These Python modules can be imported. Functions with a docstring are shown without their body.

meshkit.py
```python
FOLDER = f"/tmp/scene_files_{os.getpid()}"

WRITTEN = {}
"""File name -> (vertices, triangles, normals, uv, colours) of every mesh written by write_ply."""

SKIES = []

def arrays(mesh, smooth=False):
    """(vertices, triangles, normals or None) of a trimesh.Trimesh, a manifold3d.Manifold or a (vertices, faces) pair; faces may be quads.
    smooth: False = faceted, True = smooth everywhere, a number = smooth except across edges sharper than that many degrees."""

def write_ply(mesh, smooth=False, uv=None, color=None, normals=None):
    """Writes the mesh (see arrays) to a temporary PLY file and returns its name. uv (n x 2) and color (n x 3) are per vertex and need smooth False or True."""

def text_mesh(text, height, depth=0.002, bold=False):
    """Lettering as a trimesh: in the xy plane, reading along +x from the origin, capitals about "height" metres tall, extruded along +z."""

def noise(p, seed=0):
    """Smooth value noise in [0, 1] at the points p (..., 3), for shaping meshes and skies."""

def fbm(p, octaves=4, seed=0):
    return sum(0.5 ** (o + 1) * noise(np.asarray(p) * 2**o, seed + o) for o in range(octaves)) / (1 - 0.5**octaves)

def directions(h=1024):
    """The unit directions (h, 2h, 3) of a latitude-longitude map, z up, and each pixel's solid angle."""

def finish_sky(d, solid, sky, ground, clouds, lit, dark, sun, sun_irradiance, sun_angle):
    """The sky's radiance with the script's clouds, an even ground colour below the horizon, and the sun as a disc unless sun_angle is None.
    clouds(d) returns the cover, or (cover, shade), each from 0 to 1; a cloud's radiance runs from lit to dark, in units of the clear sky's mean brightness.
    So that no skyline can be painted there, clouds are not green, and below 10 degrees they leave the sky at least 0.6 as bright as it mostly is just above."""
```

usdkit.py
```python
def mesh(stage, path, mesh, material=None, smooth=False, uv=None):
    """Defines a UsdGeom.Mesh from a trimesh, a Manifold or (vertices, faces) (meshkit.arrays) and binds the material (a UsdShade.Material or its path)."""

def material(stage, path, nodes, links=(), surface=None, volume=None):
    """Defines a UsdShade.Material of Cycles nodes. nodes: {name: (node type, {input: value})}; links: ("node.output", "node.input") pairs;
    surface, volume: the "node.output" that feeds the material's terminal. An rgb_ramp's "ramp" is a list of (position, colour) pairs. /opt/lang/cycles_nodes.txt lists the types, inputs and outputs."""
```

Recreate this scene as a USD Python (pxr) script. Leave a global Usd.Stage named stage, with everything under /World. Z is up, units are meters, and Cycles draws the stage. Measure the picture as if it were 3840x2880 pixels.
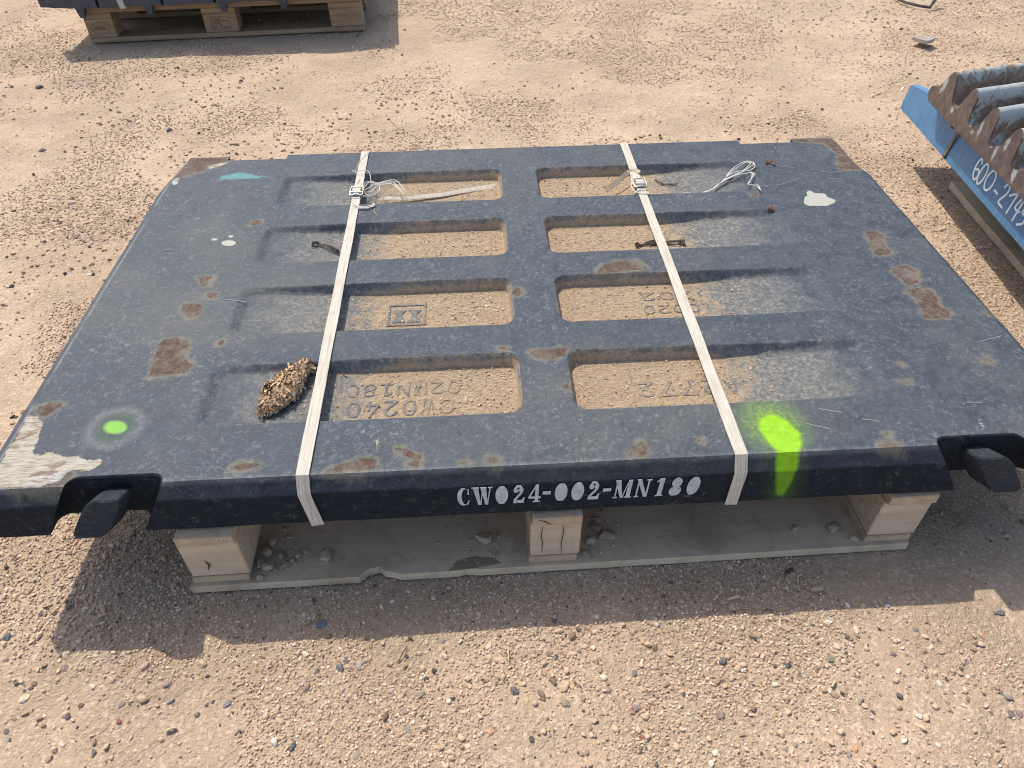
import math, random
import numpy as np, trimesh, shapely, usdkit
from shapely import affinity
from shapely.geometry import Polygon, LineString, Point, box as sbox
from shapely.ops import unary_union
from meshkit import fbm, noise, text_mesh
from pxr import Usd, UsdGeom, UsdLux, UsdShade, Sdf, Gf, Vt

stage = Usd.Stage.CreateInMemory()
UsdGeom.SetStageUpAxis(stage, 'Z'); UsdGeom.SetStageMetersPerUnit(stage, 1.0)
UsdGeom.Xform.Define(stage, '/World'); UsdGeom.Scope.Define(stage, '/World/Looks')
rng = np.random.default_rng(7); random.seed(7)

# ---------------------------------------------------------------- camera, sky, sun, exposure
EXPOSURE, SKY, SUN = 0.40, 0.15, 0.88
cam = UsdGeom.Camera.Define(stage, '/World/camera')
cam.CreateHorizontalApertureAttr(36.0); cam.CreateVerticalApertureAttr(27.0); cam.CreateFocalLengthAttr(25.3983)
cam.CreateClippingRangeAttr(Gf.Vec2f(0.05, 1000)); cam.CreateExposureAttr(EXPOSURE); cam.CreateFStopAttr(0.0)
right, fwd, up = (0.99844, -0.05518, -0.00796), (0.03492, 0.73027, -0.68227), (0.04346, 0.68093, 0.73106)
EYE = (0.58084, -0.70351, 1.05934)
cam.AddTransformOp().Set(Gf.Matrix4d(*right, 0, *up, 0, *[-c for c in fwd], 0, *EYE, 1))
TO_SUN = np.array([-0.36, 0.54, 1.0]); TO_SUN /= np.linalg.norm(TO_SUN)
ELEV, ROT = math.asin(TO_SUN[2]), math.atan2(TO_SUN[0], TO_SUN[1])
sky = UsdLux.DomeLight.Define(stage, '/World/sky')
sky.GetPrim().SetCustomDataByKey('kind', 'structure')
skm = usdkit.material(stage, '/World/Looks/sky_light', {
    's': ('sky_texture', {'sky_type': 'single_scattering', 'sun_disc': False, 'sun_elevation': ELEV, 'sun_rotation': ROT, 'aerosol_density': 3.0, 'air_density': 1.0}),
    'b': ('background_shader', {'strength': SKY})}, [('s.color', 'b.color')], surface='b.background')
UsdShade.MaterialBindingAPI.Apply(sky.GetPrim()).Bind(skm)
sun = UsdLux.DistantLight.Define(stage, '/World/sun')
sun.CreateIntensityAttr(SUN); sun.CreateAngleAttr(0.55); sun.CreateColorAttr(Gf.Vec3f(1.0, 0.93, 0.82)); sun.GetPrim().CreateAttribute('inputs:normalize', Sdf.ValueTypeNames.Bool).Set(True)
zc = TO_SUN; xc = np.cross([0, 0, 1], zc); xc /= np.linalg.norm(xc); yc = np.cross(zc, xc)
sun.AddTransformOp().Set(Gf.Matrix4d(*xc, 0, *yc, 0, *zc, 0, 0, 0, 10, 1))
RUST=[[(-0.1585,1.0635),(-0.0524,1.0606),(-0.0417,1.0411),(-0.089,1.0215),(-0.0894,0.99),(-0.1221,0.9746),(-0.1461,0.9589),(-0.16,0.9513),(-0.1612,1.013)],[(-0.0002,0.5314),(0.0499,0.531),(0.04,0.517),(0.0417,0.4968),(0.0301,0.4975),(0.0191,0.5213)],[(0.0451,0.4768),(0.0639,0.4728),(0.0696,0.4559),(0.0547,0.4514)],[(0.0096,0.4409),(0.0435,0.4386),(0.05,0.4196),(0.0441,0.4122),(0.0522,0.3987),(0.0331,0.3948),(0.0139,0.4194)],[(0.0032,0.334),(0.0274,0.3368),(0.0532,0.3285),(0.0546,0.3131),(0.057,0.2789),(0.0752,0.2612),(0.0704,0.2393),(0.0091,0.2333),(0.0009,0.2909)],[(0.104,0.3252),(0.1181,0.3243),(0.1198,0.311),(0.1089,0.3104)],[(0.0803,0.7413),(0.1002,0.7436),(0.1019,0.7255),(0.0803,0.7234)],[(-0.1526,0.1718),(-0.1289,0.1812),(-0.1113,0.1746),(-0.1164,0.1623),(-0.1293,0.1454),(-0.144,0.1569)],[(-0.0522,0.0236),(-0.04,0.0274),(-0.0353,0.0181),(-0.0422,-0.0021),(-0.0753,-0.0029),(-0.1205,-0.0016),(-0.1238,0.0059),(-0.0784,0.0045),(-0.0497,0.0086)],[(0.332,0.0015),(0.3558,0.0157),(0.3758,0.0213),(0.3887,0.0297),(0.41,0.0237),(0.4117,0.0033),(0.3645,-0.0005)],[(0.4251,0.0556),(0.4469,0.0447),(0.4792,0.0263),(0.4778,0.0172),(0.462,0.0228),(0.4401,0.0404)],[(0.4537,0.0164),(0.4762,0.0151),(0.4765,0.006),(0.4593,0.007)],[(0.2057,0.0319),(0.2413,0.0251),(0.2293,0.0168),(0.2096,0.0136),(0.1944,0.0212)],[(0.5332,0.0115),(0.5488,0.0137),(0.547,0.0061),(0.5349,0.0046)],[(0.5766,0.0157),(0.5941,0.0192),(0.5952,0.0031),(0.578,0.0042)],[(0.8111,0.496),(0.8252,0.5176),(0.8604,0.5303),(0.8973,0.5292),(0.9126,0.5117),(0.9137,0.4987),(0.8466,0.4904),(0.8102,0.4897)],[(0.6579,0.26),(0.6979,0.2624),(0.7289,0.2678),(0.718,0.2416),(0.692,0.2337),(0.6674,0.24)],[(0.7068,0.1664),(0.7168,0.1746),(0.7181,0.1591),(0.7089,0.1575)],[(0.6401,0.4515),(0.6559,0.4505),(0.6582,0.4324),(0.647,0.4214),(0.6387,0.4278)],[(1.4057,1.0626),(1.5249,1.061),(1.5267,0.9332),(1.5284,0.8968),(1.5027,0.8854),(1.4581,0.8885),(1.4871,0.9734),(1.4748,1.0325),(1.4093,1.0472)],[(1.4064,0.6064),(1.4304,0.6083),(1.4348,0.5831),(1.4218,0.5494),(1.4294,0.5286),(1.4115,0.5133),(1.3877,0.5182),(1.3973,0.5579)],[(1.4001,0.468),(1.4324,0.4759),(1.4457,0.4551),(1.4333,0.4171),(1.4051,0.4049),(1.397,0.4485)],[(1.3935,0.3917),(1.4321,0.4031),(1.4449,0.3837),(1.436,0.3439),(1.4467,0.3172),(1.4315,0.3029),(1.3905,0.3056),(1.4003,0.3595)],[(1.4206,0.1842),(1.4436,0.1901),(1.4517,0.1822),(1.4406,0.1756)],[(1.2834,0.1858),(1.297,0.1885),(1.2897,0.1781)],[(1.5179,0.3254),(1.5312,0.3202),(1.5194,0.3039),(1.5114,0.3086)],[(1.2747,0.1403),(1.2854,0.1396),(1.2786,0.1331)],[(1.1666,0.0051),(1.189,0.0092),(1.2061,0.0049),(1.2014,-0.0016),(1.1714,0.0003)],[(0.7905,0.0128),(0.8093,0.032),(0.8156,0.0385),(0.8198,0.0155),(0.816,0.0046),(0.7923,0.0038)],[(1.2068,0.7846),(1.2274,0.7872),(1.2188,0.7719),(1.2091,0.7725)],[(0.6424,0.451),(0.6569,0.4396),(0.6499,0.4247),(0.6412,0.4304)],[(0.6045,0.2734),(0.6183,0.2725),(0.6178,0.2639),(0.6014,0.2671)],[(0.9,0.0379),(0.91,0.0363),(0.9056,0.026),(0.8994,0.0287)],[(1.1925,0.0289),(1.2006,0.0274),(1.1957,0.0203)]]
CREAM=[[(-0.1597,0.1561),(-0.1409,0.1496),(-0.123,0.1328),(-0.1197,0.1071),(-0.1187,0.0905),(-0.1141,0.0708),(-0.1019,0.0669),(-0.0853,0.0722),(-0.061,0.058),(-0.0378,0.0582),(-0.0229,0.0494),(-0.0026,0.0513),(-0.0029,0.0388),(-0.0172,0.0275),(-0.0406,0.032),(-0.047,0.0278),(-0.0498,0.0116),(-0.0766,0.0),(-0.1332,0.0021),(-0.1484,0.0059),(-0.1598,0.0455),(-0.157,0.0546),(-0.1558,0.0994),(-0.1564,0.1229)],[(-0.1572,0.9554),(-0.1485,0.9677),(-0.1371,0.9411),(-0.1417,0.922),(-0.1518,0.9294)],[(-0.089,1.0215),(-0.0395,1.041),(-0.0406,1.0272),(-0.0791,0.9982)],[(1.3465,0.0406),(1.3564,0.0424),(1.3526,0.0354),(1.345,0.0345)],[(0.4067,0.064),(0.4103,0.0638),(0.412,0.0422),(0.4085,0.0424)]]
SPLAT=[[(1.34,0.786),(1.3532,0.7936),(1.3568,0.7806),(1.3796,0.7749),(1.3795,0.7583),(1.3929,0.745),(1.3883,0.7332),(1.3645,0.7188),(1.3448,0.7202),(1.3211,0.7219),(1.3154,0.7343),(1.3272,0.7619),(1.3362,0.7696)],[(0.0631,0.6523),(0.0626,0.6472),(0.0591,0.6433),(0.0532,0.6414),(0.046,0.6419),(0.039,0.6446),(0.0336,0.6492),(0.0307,0.6545),(0.0311,0.6597),(0.0346,0.6637),(0.0406,0.6656),(0.0478,0.6651),(0.0549,0.6623),(0.0603,0.6577)],[(0.0199,0.67),(0.0198,0.6677),(0.0182,0.6659),(0.0156,0.6651),(0.0124,0.6653),(0.0092,0.6665),(0.0067,0.6686),(0.0054,0.671),(0.0056,0.6733),(0.0071,0.6751),(0.0098,0.676),(0.013,0.6758),(0.0162,0.6745),(0.0186,0.6724)],[(0.0519,0.68),(0.0518,0.6777),(0.0504,0.6759),(0.0481,0.675),(0.0451,0.6752),(0.0423,0.6764),(0.04,0.6785),(0.0388,0.6809),(0.0389,0.6833),(0.0403,0.6851),(0.0427,0.686),(0.0456,0.6858),(0.0485,0.6846),(0.0507,0.6825)],[(0.0818,0.6524),(0.0819,0.6509),(0.0815,0.6498),(0.0806,0.6492),(0.0795,0.6493),(0.0783,0.65),(0.0774,0.6512),(0.0768,0.6527),(0.0767,0.6542),(0.0772,0.6553),(0.0781,0.6559),(0.0792,0.6558),(0.0803,0.6551),(0.0813,0.6539)]]
TEAL=[[(-0.0474,0.9347),(-0.0424,0.9646),(-0.013,0.9783),(0.0115,0.9783),(0.035,0.9635),(0.0779,0.9517),(0.0313,0.942),(-0.0046,0.9403),(-0.0291,0.942)]]
GREEN=[[(0.0104,0.1158),(0.0106,0.1099),(0.0072,0.1054),(0.001,0.1032),(-0.0069,0.1037),(-0.0149,0.1068),(-0.0215,0.1119),(-0.0254,0.1181),(-0.0257,0.124),(-0.0225,0.1286),(-0.0162,0.1309),(-0.0082,0.1304),(-0.0,0.1272),(0.0066,0.122)],[(1.0085,0.0692),(1.0298,0.0802),(1.0476,0.0692),(1.0612,0.0371),(1.0567,0.0143),(1.0467,0.0004),(1.015,0.0024),(1.0076,0.0219),(1.0026,0.0503)]]
GREENFACE=[(1.0130,.2212),(1.0450,.2200),(1.0425,.1861),(1.0350,.1600),(1.0264,.155),(1.0189,.1883)]
GREENBEV=[(1.0135,0.2393),(1.0562,0.2384),(1.0527,0.2223),(1.0125,0.2212)]
TEXTX=[0.5379,0.5664,0.5957,0.6212,0.645,0.6649,0.6853,0.7105,0.7351,0.7563,0.7802,0.8084,0.8367,0.8606,0.8872]
SA=[(-0.124,-0.2,0.0172),(0.04,-0.161,0.0177),(0.128,-0.161,0.016),(0.054,-0.211,0.0171),(0.083,-0.19,0.0156),(0.001,-0.179,0.0131),(-0.082,-0.156,0.0133),(0.025,-0.217,0.0128),(0.037,-0.218,0.0068),(0.008,-0.283,0.0106),(-0.042,-0.268,0.0123),(0.029,-0.243,0.0117),(0.139,-0.239,0.0093),(0.18,-0.226,0.0127),(0.139,-0.18,0.0079),(0.158,-0.22,0.0068),(0.15,-0.225,0.0068),(-0.119,-0.177,0.0096),(-0.148,-0.102,0.0092),(-0.192,-0.1,0.0165),(-0.118,-0.259,0.0082),(-0.127,-0.247,0.01),(-0.078,-0.243,0.01),(0.095,-0.217,0.0128),(-0.053,-0.287,0.0129),(-0.034,-0.215,0.0102)]
SB=[(0.302,-0.107,0.0194),(0.279,-0.133,0.0063),(0.295,-0.126,0.0091),(0.283,-0.154,0.0125),(0.338,-0.179,0.0167),(0.346,-0.168,0.0106),(0.293,-0.207,0.0155),(0.346,-0.214,0.012),(0.305,-0.182,0.0105),(0.371,-0.176,0.0194),(0.415,-0.18,0.0106),(0.434,-0.228,0.0128),(0.418,-0.219,0.0112),(0.464,-0.229,0.0128),(0.493,-0.144,0.0118),(0.567,-0.157,0.0144),(0.261,-0.254,0.015),(0.286,-0.291,0.0138),(0.259,-0.285,0.0122),(0.565,-0.288,0.0115),(0.507,-0.312,0.0097),(0.532,-0.306,0.0097),(0.447,-0.276,0.0099),(0.377,-0.308,0.0137),(0.442,-0.251,0.0092),(0.517,-0.251,0.0076),(0.414,-0.258,0.0125),(0.57,-0.311,0.0065),(0.503,-0.213,0.013),(0.255,-0.235,0.011)]
SC=[(0.603,-0.232,0.0162),(0.676,-0.254,0.016),(0.675,-0.231,0.0146),(0.64,-0.237,0.0145),(0.644,-0.246,0.0102),(0.66,-0.217,0.0104),(0.698,-0.15,0.0136),(0.729,-0.145,0.0091),(0.659,-0.179,0.0085),(0.669,-0.185,0.0092),(0.706,-0.175,0.008),(0.64,-0.193,0.0088),(0.737,-0.218,0.0104),(0.741,-0.236,0.0128),(0.784,-0.214,0.0104),(0.777,-0.267,0.0126),(0.79,-0.279,0.0133),(0.834,-0.138,0.0092),(0.935,-0.15,0.0091),(0.921,-0.204,0.0123),(0.775,-0.324,0.0113),(0.896,-0.284,0.0125),(0.779,-0.309,0.0081),(0.946,-0.281,0.0117),(0.823,-0.177,0.0116),(0.854,-0.157,0.009),(0.807,-0.167,0.009),(0.73,-0.247,0.0076),(0.819,-0.206,0.0114),(0.673,-0.124,0.0138),(0.81,-0.129,0.0083),(0.865,-0.19,0.008)]
SD=[(1.018,-0.217,0.0131),(1.032,-0.23,0.0104),(1.034,-0.157,0.0191),(1.107,-0.152,0.011),(1.146,-0.167,0.0154),(1.103,-0.192,0.0133),(1.238,-0.171,0.0127),(1.185,-0.208,0.0106),(1.213,-0.125,0.0177),(1.147,-0.124,0.0093),(1.381,-0.151,0.0184),(1.334,-0.189,0.0108),(1.32,-0.2,0.0107),(1.287,-0.225,0.0157),(1.236,-0.256,0.0103),(1.318,-0.275,0.0085),(1.326,-0.282,0.0151),(1.107,-0.275,0.016),(1.119,-0.291,0.01),(1.184,-0.301,0.0116),(1.073,-0.34,0.0112),(1.05,-0.344,0.008),(1.06,-0.348,0.0104),(1.149,-0.332,0.0073),(1.179,-0.339,0.0064),(0.99,-0.331,0.0077),(0.974,-0.336,0.0072),(1.086,-0.212,0.0132),(1.118,-0.234,0.0069),(1.114,-0.203,0.0079),(1.226,-0.23,0.0057),(1.278,-0.237,0.0061),(1.264,-0.362,0.0151),(1.281,-0.342,0.0097),(1.315,-0.307,0.0124),(1.271,-0.328,0.0057),(1.327,-0.308,0.0124)]
SE=[(-1.1,2.22,0.033),(-0.872,1.685,0.0235),(-0.491,1.817,0.0281),(-1.021,2.528,0.0172),(-1.062,2.526,0.016),(-0.932,2.479,0.017),(-0.734,2.237,0.0229),(-0.759,2.202,0.0181),(-0.639,1.334,0.0197),(-0.631,1.307,0.0217),(-0.625,1.277,0.0129),(-0.533,1.135,0.009),(-0.538,1.103,0.0113),(-0.425,1.185,0.0125),(-0.654,1.896,0.0198),(-0.716,1.977,0.0187)]
SP=[(0.203,0.036,0.0181),(0.199,0.017,0.0228),(0.192,-0.005,0.0193),(0.207,-0.012,0.024),(0.197,-0.031,0.0142),(0.223,0.008,0.0162),(0.234,-0.01,0.0144),(0.25,0.008,0.013),(0.263,0.015,0.013),(0.244,-0.001,0.0097),(0.249,-0.007,0.008),(0.299,0.001,0.0275),(0.564,0.02,0.0296),(0.574,-0.008,0.009),(0.586,-0.008,0.0107),(0.762,0.051,0.0185),(0.761,0.032,0.0222),(0.743,0.008,0.0245),(0.776,0.015,0.0295),(0.734,-0.016,0.0167),(1.102,0.011,0.0209),(1.166,0.006,0.0247),(1.194,-0.015,0.0157),(1.183,0.002,0.0076)]
CLUMP=[(0.2101,0.1688),(0.2717,0.2793),(0.2233,0.2252),(0.2652,0.1802),(0.2417,0.136)]
FLAKE2L=[(0.2205,0.6433),(0.2347,0.6528),(0.2781,0.6214)]
FLAKE2R=[(0.9111,0.6129),(0.9462,0.624),(1.0005,0.6203),(1.0179,0.6157)]
FLAKE1R=[(1.0131,0.9024),(1.0291,0.8798),(1.0606,0.8733)]
FLAKE1Rb=[(1.2875,0.9275),(1.3093,0.917),(1.2371,0.7069),(1.2228,0.7101)]
TWIG4R=[(0.8609,0.2014),(0.8746,0.2065),(0.8911,0.1948)]
TWIG3R=[(0.8322,0.4077),(0.8492,0.4142)]
TAILL=[(0.3475,0.8415),(0.3625,0.848),(0.409,0.851),(0.4868,0.8647),(0.55,0.8862),(0.6226,0.911)]
THREADL=[(0.3399,0.8189),(0.3444,0.7763),(0.3499,0.7525),(0.3824,0.7104),(0.4224,0.6691),(0.4445,0.6201),(0.4732,0.5952),(0.5093,0.5928),(0.5482,0.6054),(0.5892,0.6217)]
THREADL2=[(0.3074,1.0521),(0.2934,1.0234),(0.2852,0.9737),(0.2841,0.9528),(0.2972,0.9178),(0.2936,0.8915)]
THREADL3=[(0.277,0.9567),(0.2863,0.9436),(0.3136,0.9416),(0.3234,0.9204),(0.3301,0.88)]
BUNDL=[[(0.313,0.8539),(0.3331,0.8718),(0.3626,0.8926),(0.3876,0.8942),(0.4124,0.8406)],[(0.3136,0.8475),(0.3322,0.8462),(0.3508,0.8836),(0.3786,0.8882),(0.3981,0.8479),(0.4098,0.8313)],[(0.3134,0.8667),(0.3251,0.892),(0.3445,0.884),(0.3694,0.8856),(0.3939,0.8937)],[(0.3173,0.8409),(0.3323,0.8274),(0.3507,0.8449),(0.3513,0.877),(0.3792,0.8783),(0.4014,0.8445)],[(0.3139,0.8286),(0.3282,0.8214),(0.3369,0.827)],[(0.3112,0.8733),(0.3156,0.8926),(0.3285,0.8884),(0.3515,0.8737),(0.373,0.8788),(0.3925,0.8644),(0.4043,0.8475)]]
LOOPL=[[(0.2942,0.7993),(0.3111,0.78),(0.3296,0.7728),(0.343,0.7898),(0.3395,0.7961)],[(0.2917,0.8086),(0.3045,0.7865),(0.3231,0.7792),(0.3403,0.787),(0.3466,0.7835)],[(0.2952,0.7901),(0.3117,0.774),(0.3294,0.7758),(0.3438,0.7807)]]
BUCKL=[(0.2978,0.8492),(0.2862,0.8724),(0.3093,0.874),(0.2909,0.8277),(0.3133,0.8324)]
TAILR=[(0.9714,0.8957),(0.9619,0.9112),(0.9446,0.9063),(0.924,0.8818),(0.9046,0.8619),(0.881,0.8386)]
BUNDR=[[(1.0477,0.8096),(1.0678,0.8278),(1.0871,0.8248),(1.0862,0.8126)],[(1.0516,0.8094),(1.0684,0.822),(1.0836,0.8185)],[(1.0862,0.8126),(1.1226,0.8223),(1.1589,0.853),(1.1923,0.8848),(1.2231,0.8913),(1.2393,0.8902),(1.256,0.911),(1.2469,0.9296),(1.2237,0.9222),(1.1947,0.8933),(1.1735,0.8689)],[(1.0868,0.815),(1.1276,0.826),(1.168,0.8565),(1.1968,0.8715),(1.2274,0.878),(1.2383,0.8729),(1.2243,0.8399),(1.2135,0.8241),(1.2288,0.8148),(1.2313,0.7839)],[(1.0999,0.8116),(1.1365,0.8295),(1.1743,0.8646),(1.2125,0.8834),(1.2432,0.903),(1.2579,0.9243),(1.24,0.9346),(1.2024,0.906),(1.1778,0.8772)],[(1.2368,0.8816),(1.2398,0.8642),(1.2179,0.8321),(1.2261,0.8191),(1.2303,0.8065),(1.2313,0.7903)],[(1.1215,0.8183),(1.1527,0.845),(1.1935,0.8744),(1.2251,0.8982),(1.2484,0.9205),(1.2337,0.9278),(1.2057,0.9031)]]
LOOPR=[[(0.9494,0.8653),(0.9403,0.8408),(0.9431,0.8079),(0.9642,0.7944),(0.9734,0.8018)],[(0.939,0.7962),(0.9516,0.8113),(0.9653,0.8104),(0.9738,0.7937)],[(0.9494,0.8996),(0.9445,0.8488),(0.9499,0.8237)]]
BUCKR=[(0.9609,0.8432),(0.9508,0.8606),(0.9711,0.8609),(0.9469,0.8277),(0.9744,0.8298)]
EMB1=[(0.3364,0.222),(0.5391,0.2091),(0.3404,0.1868),(0.5389,0.1742)]
EMB2=[(0.3412,0.1791),(0.5283,0.1673),(0.3452,0.1438),(0.5284,0.134)]
EMB3=[(0.8324,0.1917),(1.0243,0.1909),(0.826,0.1564),(1.0139,0.1554)]
EMB4=[(0.8749,0.4494),(1.0428,0.4535),(0.8697,0.4199),(1.0326,0.415)]
EMB5=[(0.9066,0.4086),(1.0354,0.4119),(0.901,0.3803),(1.0256,0.375)]
EMBLEM=[(0.3951,0.4426),(0.4699,0.4402),(0.3981,0.3786),(0.4705,0.3738)]
STICK=[(1.3906,0.0432),(1.4176,0.0094)]
ROD=[(2.659,3.077),(2.68,2.988),(2.721,2.928),(2.756,2.903),(2.822,2.976)]
CHIP=[(2.461,2.448),(2.512,2.489),(2.534,2.431),(2.488,2.391)]
WCHIP=[(0.9572,-0.1058),(0.9769,-0.1016)]
WOODCHIP=[(1.097,-0.0979),(1.1145,-0.0976)]
DARKBIT=[(1.0662,-0.0638),(1.0793,-0.0588)]
STRAW=[(0.5956,-0.1641),(0.5954,-0.1846),(0.4389,-0.151),(0.4262,-0.1783),(0.103,-0.2628),(0.1162,-0.2579),(1.0724,-0.2538),(1.08,-0.2455)]
SCR=[[(1.317,0.9186),(1.3363,0.9106),(1.354,0.9047)],[(1.2804,0.8201),(1.3095,0.8311),(1.3481,0.8504)],[(1.4128,0.8802),(1.4372,0.8757),(1.4622,0.8785)],[(1.4128,0.8459),(1.4372,0.8423)],[(1.0759,0.0586),(1.094,0.0503),(1.1109,0.0435)],[(-0.0882,0.6331),(-0.0689,0.635)],[(1.3522,0.0872),(1.3775,0.0849)],[(1.4522,0.2336),(1.4761,0.2399),(1.5001,0.2462)],[(1.1101,0.0877),(1.1427,0.0774)],[(1.1694,0.0615),(1.1819,0.0573),(1.1945,0.0536)],[(0.0888,0.4491),(0.1089,0.4451),(0.1295,0.4383)]]

# ---------------------------------------------------------------- helpers
used = {}
def fresh(parent, name):
    k = (parent, name); n = used.get(k, 0); used[k] = n + 1
    return f'{parent}/{name}' if n == 0 else f'{parent}/{name}_{n:03d}'
def tag(prim, label=None, cat=None, group=None, kind=None):
    for k, v in (('label', label), ('category', cat), ('group', group), ('kind', kind)):
        if v: prim.SetCustomDataByKey(k, v)
    return prim
def thing(name, label, cat, loc=(0, 0, 0), rotz=0, group=None, kind=None):
    x = UsdGeom.Xform.Define(stage, fresh('/World', name))
    if any(loc): x.AddTranslateOp().Set(Gf.Vec3d(*map(float, loc)))
    if rotz: x.AddRotateZOp().Set(float(rotz))
    return tag(x.GetPrim(), label, cat, group, kind)
def obj(name, mesh, mat, parent=None, smooth=False, label=None, cat=None, group=None, kind=None):
    p = fresh(str(parent.GetPath()) if parent else '/World', name)
    m = usdkit.mesh(stage, p, mesh, M[mat] if isinstance(mat, str) else mat, smooth=smooth)
    return tag(m.GetPrim(), label, cat, group, kind)
def cat_m(l): return trimesh.util.concatenate(l)
def box(x0, x1, y0, y1, z0, z1, bev=0.0):
    if bev <= 0:
        m = trimesh.creation.box([x1 - x0, y1 - y0, z1 - z0]); m.apply_translation([(x0 + x1) / 2, (y0 + y1) / 2, (z0 + z1) / 2]); return m
    c = np.array([[x, y, z] for x in (x0, x1) for y in (y0, y1) for z in (z0, z1)]); mid = c.mean(0); pts = []
    for p in c:
        s = np.sign(mid - p)
        for k in range(3):
            q = p + s * bev; q[k] = p[k]; pts.append(q)
    return trimesh.convex.convex_hull(np.array(pts))
def extr(poly, h, to=None):
    ms = [trimesh.creation.extrude_polygon(g, h, engine='earcut') for g in (poly.geoms if hasattr(poly, 'geoms') else [poly]) if g.area > 1e-9]
    m = cat_m(ms)
    if to is not None: m.apply_transform(to)
    return m
def frame(o, ex, ey):
    ex, ey = np.array(ex, float), np.array(ey, float); T = np.eye(4); T[:3, 0], T[:3, 1], T[:3, 2], T[:3, 3] = ex, ey, np.cross(ex, ey), o; return T
def smooth_path(p, n=8):
    p = np.asarray(p, float)
    if len(p) < 3: return p
    q = np.vstack([2 * p[0] - p[1], p, 2 * p[-1] - p[-2]]); out = []
    for i in range(1, len(q) - 2):
        a, b, c, d = q[i - 1:i + 3]
        for t in np.linspace(0, 1, n, endpoint=False):
            out.append(.5 * (2 * b + (c - a) * t + (2 * a - 5 * b + 4 * c - d) * t * t + (3 * b - a - 3 * c + d) * t ** 3))
    out.append(p[-1]); return np.array(out)
def tube(p, r, sides=6):
    p = np.asarray(p, float); t = np.gradient(p, axis=0); t /= np.linalg.norm(t, axis=1, keepdims=True) + 1e-12
    a = np.cross(t, np.where(np.abs(t[:, 2:]) < .9, [0, 0, 1.], [1., 0, 0])); a /= np.linalg.norm(a, axis=1, keepdims=True) + 1e-12
    b = np.cross(t, a); an = np.arange(sides) * 2 * np.pi / sides; r = np.broadcast_to(r, (len(p),))
    v = p[:, None] + r[:, None, None] * (np.cos(an)[None, :, None] * a[:, None] + np.sin(an)[None, :, None] * b[:, None])
    i, j = np.meshgrid(np.arange(len(p) - 1), np.arange(sides), indexing='ij')
    q = np.stack([i * sides + j, (i + 1) * sides + j, (i + 1) * sides + (j + 1) % sides, i * sides + (j + 1) % sides], -1).reshape(-1, 4)
    f = np.vstack([q[:, [0, 1, 2]], q[:, [0, 2, 3]]]); n = len(v.reshape(-1, 3))
    caps = [[0, k, k + 1] for k in range(1, sides - 1)] + [[n - sides, n - sides + k + 1, n - sides + k] for k in range(1, sides - 1)]
    m = trimesh.Trimesh(v.reshape(-1, 3), np.vstack([f, caps]), process=False); return m
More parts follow.
